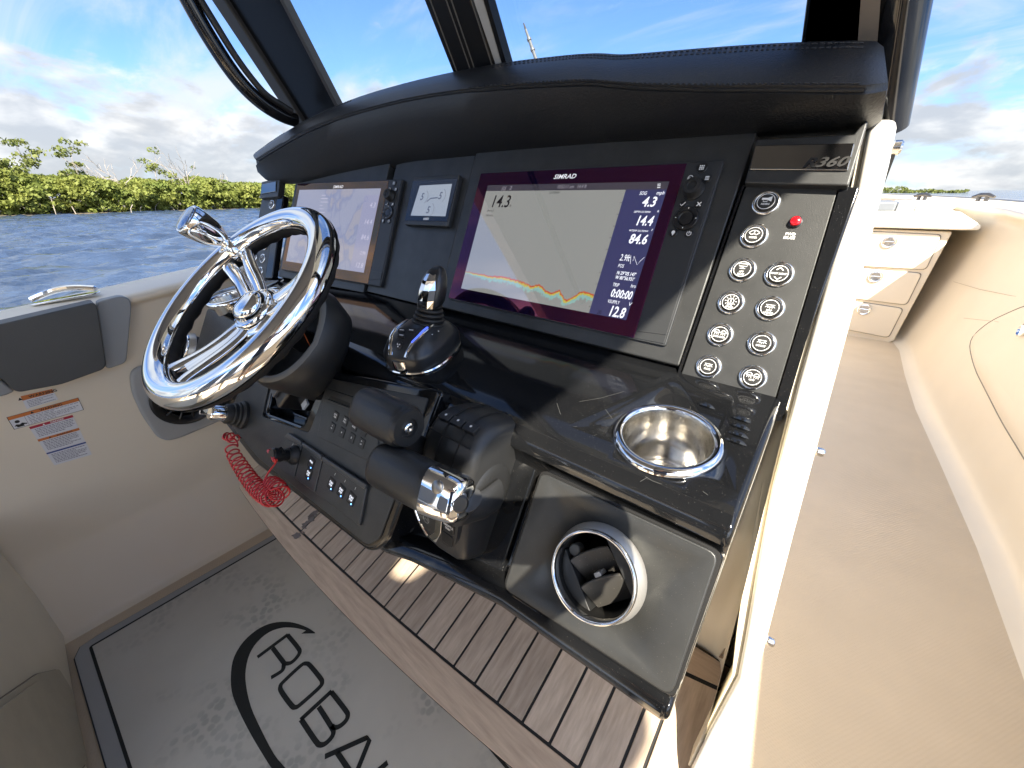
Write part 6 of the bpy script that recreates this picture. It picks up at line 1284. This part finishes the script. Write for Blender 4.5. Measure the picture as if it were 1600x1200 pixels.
    for i in range(len(cl)):
        s = L[i]/tot; tg = nrm(cl[min(i+1, len(cl)-1)]-cl[max(i-1, 0)]); a = nrm(np.cross(tg, LOW.ez)); b = np.cross(tg, a)
        pitch = np.interp(s, [0, 0.25, 0.5, 0.7, 0.8, 1], [0.0095, 0.0095, 0.0150, 0.026, 0.045, 0.08]); r = np.interp(s, [0, 0.04, 0.12, 0.45, 0.68, 0.80, 0.86, 1], [0.004, 0.013, 0.0155, 0.0120, 0.0080, 0.0035, 0.0, 0.0])
        if i: ph += 2*math.pi*(L[i]-L[i-1])/pitch
        coil.append((cl[i], a, b, r, ph))
    fine = []
    for i in range(len(coil)-1):
        n = max(1, int((coil[i+1][4]-coil[i][4])/0.5))
        for j in range(n):
            f = j/n; p = coil[i][0]*(1-f)+coil[i+1][0]*f; r = coil[i][3]*(1-f)+coil[i+1][3]*f; q = coil[i][4]*(1-f)+coil[i+1][4]*f; fine.append(p+coil[i][1]*r*math.cos(q)+coil[i][2]*r*math.sin(q))
    obj('cord', MB().tube(base+fine+[cl[-1]], 0.00155, n=6), rc, t, ang=180)
    obj('clip_end', MB().tube([c.P(-0.013, 0.004, 0.030), c.P(-0.020, 0.000, 0.036), H(430, 720, 0.058)], 0.0036, n=8), rc, t)
    # key switch at the port lower corner
    q = LOW.sub(*LOW.uv(376, 648, 0.02), 0.0145); t = thing('key_switch', 'black ribbed ignition switch with a chrome key at the lower left dash corner', 'switch', q.o)
    obj('socket', MB().lathe(q.o, q.ez, [(0.030, 0), (0.030, 0.006), (0.026, 0.010), (0.026, 0.014), (0.0235, 0.016), (0.0235, 0.022), (0.021, 0.024), (0.021, 0.032), (0.018, 0.036)], 36), RUB(), t, ang=40)
    obj('barrel', MB().lathe(q.o, q.ez, [(0.016, 0.03), (0.016, 0.058), (0.013, 0.062), (0, 0.062)], 28), CHR(), t, ang=40)
    obj('key', MB().box(q.sub(0, 0, 0.060, rad(125)), -0.005, 0.030, -0.0025, 0.0025, 0, 0.018), CHR(), t, bevel=0.0012)
lower_controls()

# ---- small hardware on the wing
for px, py, x0, lb in ((1397, 231, 0.012, 'steel turn button high on the white console edge'), (1277, 705, 0.075, 'small steel snap stud halfway down the white console edge'), (1200, 1000, 0.098, 'small steel snap stud low on the white console edge')):
    p = FAS.at(px, py, -0.035); t = thing('snap_stud', lb, 'stud', p); r = 0.0075 if py < 300 else 0.0052
    obj('shank', MB().lathe(p-np.array([0.016, 0, 0]), (1, 0, 0), [(r*0.6, 0), (r*0.6, 0.014), (r, 0.015), (r, 0.021), (r*.7, 0.023), (0, 0.023)], 18), SST(), t, ang=40)
p = CP+ray(1134, 1012)*0.0; F = plane_y(0.455); t = thing('hinge_bracket', 'small steel footrest bracket at the right end below the dash', 'bracket', F.at(1134, 1012))
obj('plate', MB().prism(F, F.uvs([(1150, 986), (1137, 1027), (1124, 1022)]), 0.0, 0.006), SST(), t, bevel=0.001); q = F.sub(*F.uv(1134, 1021), 0.006); obj('screw', MB().lathe(q.o, q.ez, [(0.003, 0), (0.003, 0.001), (0, 0.0015)], 12), CHR(), t)

# ---- the photographer, standing behind the camera; seen in the chrome and casting shade on the dash and the mat
def photographer():
    base = np.array([0.12, -0.58, 0.0]); t = thing('person', 'person in a dark shirt and shorts holding up a phone to take the picture', 'person', base)
    J = {'pelvis': (0.12, -0.58, 0.93), 'waist': (0.12, -0.56, 1.08), 'chest': (0.12, -0.54, 1.30), 'neck': (0.12, -0.52, 1.47), 'throat': (0.12, -0.50, 1.53),
         'hip_l': (0.03, -0.58, 0.90), 'knee_l': (0.01, -0.55, 0.50), 'ankle_l': (0.00, -0.60, 0.09), 'toe_l': (-0.02, -0.44, 0.035),
         'hip_r': (0.21, -0.59, 0.90), 'knee_r': (0.24, -0.58, 0.50), 'ankle_r': (0.26, -0.64, 0.09), 'toe_r': (0.26, -0.48, 0.035),
         'sh_l': (-0.06, -0.52, 1.42), 'el_l': (-0.22, -0.30, 1.26), 'wr_l': (-0.06, -0.12, 1.155), 'sh_r': (0.30, -0.54, 1.42), 'el_r': (0.44, -0.30, 1.30), 'wr_r': (0.13, -0.11, 1.16)}
    R_ = {'pelvis': .15, 'waist': .135, 'chest': .15, 'neck': .07, 'throat': .055, 'hip_l': .095, 'knee_l': .06, 'ankle_l': .04, 'toe_l': .035, 'hip_r': .095, 'knee_r': .06, 'ankle_r': .04, 'toe_r': .035, 'sh_l': .065, 'el_l': .046, 'wr_l': .030, 'sh_r': .065, 'el_r': .050, 'wr_r': .033}
    E = [('pelvis', 'waist'), ('waist', 'chest'), ('chest', 'neck'), ('neck', 'throat'), ('pelvis', 'hip_l'), ('hip_l', 'knee_l'), ('knee_l', 'ankle_l'), ('ankle_l', 'toe_l'), ('pelvis', 'hip_r'), ('hip_r', 'knee_r'), ('knee_r', 'ankle_r'), ('ankle_r', 'toe_r'), ('chest', 'sh_l'), ('sh_l', 'el_l'), ('el_l', 'wr_l'), ('chest', 'sh_r'), ('sh_r', 'el_r'), ('el_r', 'wr_r')]
    names = list(J); skin = mat('skin', (0.50, 0.32, 0.23), 0.5); shirt = mat('dark_shirt', (0.05, 0.06, 0.09), 0.8); short = mat('grey_shorts', (0.14, 0.14, 0.14), 0.8); hair = mat('brown_hair', (0.05, 0.03, 0.02), 0.6)
    def skinned(nm, V, Ed, rad_, m, root=0, sub=2):
        me = bpy.data.meshes.new(nm); me.from_pydata([tuple(np.array(v)-base) for v in V], Ed, []); o = bpy.data.objects.new(nm, me); COL.objects.link(o); o.parent = t
        md = o.modifiers.new('skin', 'SKIN'); md.use_smooth_shade = True
        for i, r in enumerate(rad_): me.skin_vertices[0].data[i].radius = (r, r*0.8)
        me.skin_vertices[0].data[root].use_root = True; me.materials.append(m); q = o.modifiers.new('s', 'SUBSURF'); q.levels = sub; q.render_levels = sub; return o
    body = skinned('body', [J[n] for n in names], [(names.index(a), names.index(b)) for a, b in E], [R_[n] for n in names], skin)
    tn = ['pelvis', 'waist', 'chest', 'neck', 'sh_l', 'sh_r']; P = [J[n] for n in tn]+[tuple(np.array(J['sh_l'])*.45+np.array(J['el_l'])*.55), tuple(np.array(J['sh_r'])*.45+np.array(J['el_r'])*.55)]
    skinned('shirt', P, [(0, 1), (1, 2), (2, 3), (2, 4), (2, 5), (4, 6), (5, 7)], [.195, .185, .195, .095, .095, .095, .075, .075], shirt)
    P = [J['pelvis'], J['hip_l'], J['hip_r'], tuple(np.array(J['hip_l'])*.3+np.array(J['knee_l'])*.7), tuple(np.array(J['hip_r'])*.3+np.array(J['knee_r'])*.7)]
    skinned('shorts', P, [(0, 1), (0, 2), (1, 3), (2, 4)], [.165, .112, .112, .095, .095], short)
    hc = np.array([0.12, -0.47, 1.66]); fwd = nrm((-0.25, 1, -0.55)); R = []
    for i in range(13):
        a = math.pi*i/12; z = -math.cos(a)*0.118; r = math.sin(a); R.append([hc+np.array([0, 0, z])+np.array([0.078*r*math.cos(q), (0.098+0.012*(math.sin(q) > 0)*(z < 0))*r*math.sin(q), 0]) for q in np.linspace(0, 2*math.pi, 25)[:-1]])
    h = obj('head', MB().rings(R), skin, t, ang=180)
    obj('nose', MB().tube([hc+(0, 0.10, 0.02), hc+(0, 0.123, -0.025), hc+(0, 0.105, -0.035)], [.008, .014, .010], n=8), skin, h); obj('mouth', MB().box(Frame(hc+(0, 0.105, -0.062), (1, 0, 0), (0, 0, 1)), -.022, .022, -.004, .004, -.006, .006), mat('lips', (0.4, 0.16, 0.13), 0.5), h, bevel=.003)
    for s_ in (-1, 1):
        obj('eye', MB().lathe(hc+(s_*0.03, 0.092, 0.012), (0, 1, 0), [(.011, -.006), (.010, .0), (.005, .004), (0, .005)], 12), mat('eye_white', (0.7, 0.7, 0.7), 0.2), h); obj('ear', MB().lathe(hc+(s_*0.078, 0, -0.005), (s_, 0, 0), [(.026, 0), (.028, .006), (.018, .012), (0, .012)], 14, sx=0.6), skin, h)
    R = []
    for i in range(8):
        a = math.pi*(0.44+0.56*i/7); z = -math.cos(a)*0.126; r = math.sin(a); R.append([hc+np.array([0, -0.010, z+0.004])+np.array([0.086*r*math.cos(q), 0.104*r*math.sin(q), 0]) for q in np.linspace(0, 2*math.pi, 25)[:-1]])
    obj('hair', MB().rings(R, True, False, True), hair, t, ang=180)
    # phone just behind the lens, held between the two hands
    ph = thing('phone', 'black phone held up by the person to take the picture', 'phone', (0, -0.03, 1.15)); F = Frame(CP-CW*0.020+CR*0.055, CR, CU)
    obj('case', MB().prism(F, rrect(0, 0, 0.150, 0.074, 0.010), -0.0, 0.008), BPLA(), ph, bevel=0.002)
    for nm, w_, sg in (('hand', 'wr_l', -1), ('hand', 'wr_r', 1)):
        p = np.array(J[w_]); e = F.P(sg*0.078, -0.004, 0.006); V = [p, p*0.55+e*0.45, e]; rr = [.026, .030, .026]; Ed = [(0, 1), (1, 2)]
        for k in range(4):
            a = e+CU*(0.028-0.018*k); V += [a+CR*sg*0.006+CW*0.004, a-CR*sg*0.018+CW*0.012-CW*0.0, a-CR*sg*0.040-CW*0.002]; n = len(V); Ed += [(2, n-3), (n-3, n-2), (n-2, n-1)]; rr += [.0095, .0085, .0075]
        V += [e+CU*0.02-CW*0.020, e-CR*sg*0.03+CU*0.01-CW*0.022]; n = len(V); Ed += [(1, n-2), (n-2, n-1)]; rr += [.011, .009]
        skinned(nm, V, Ed, rr, skin, 0, 1)
photographer()
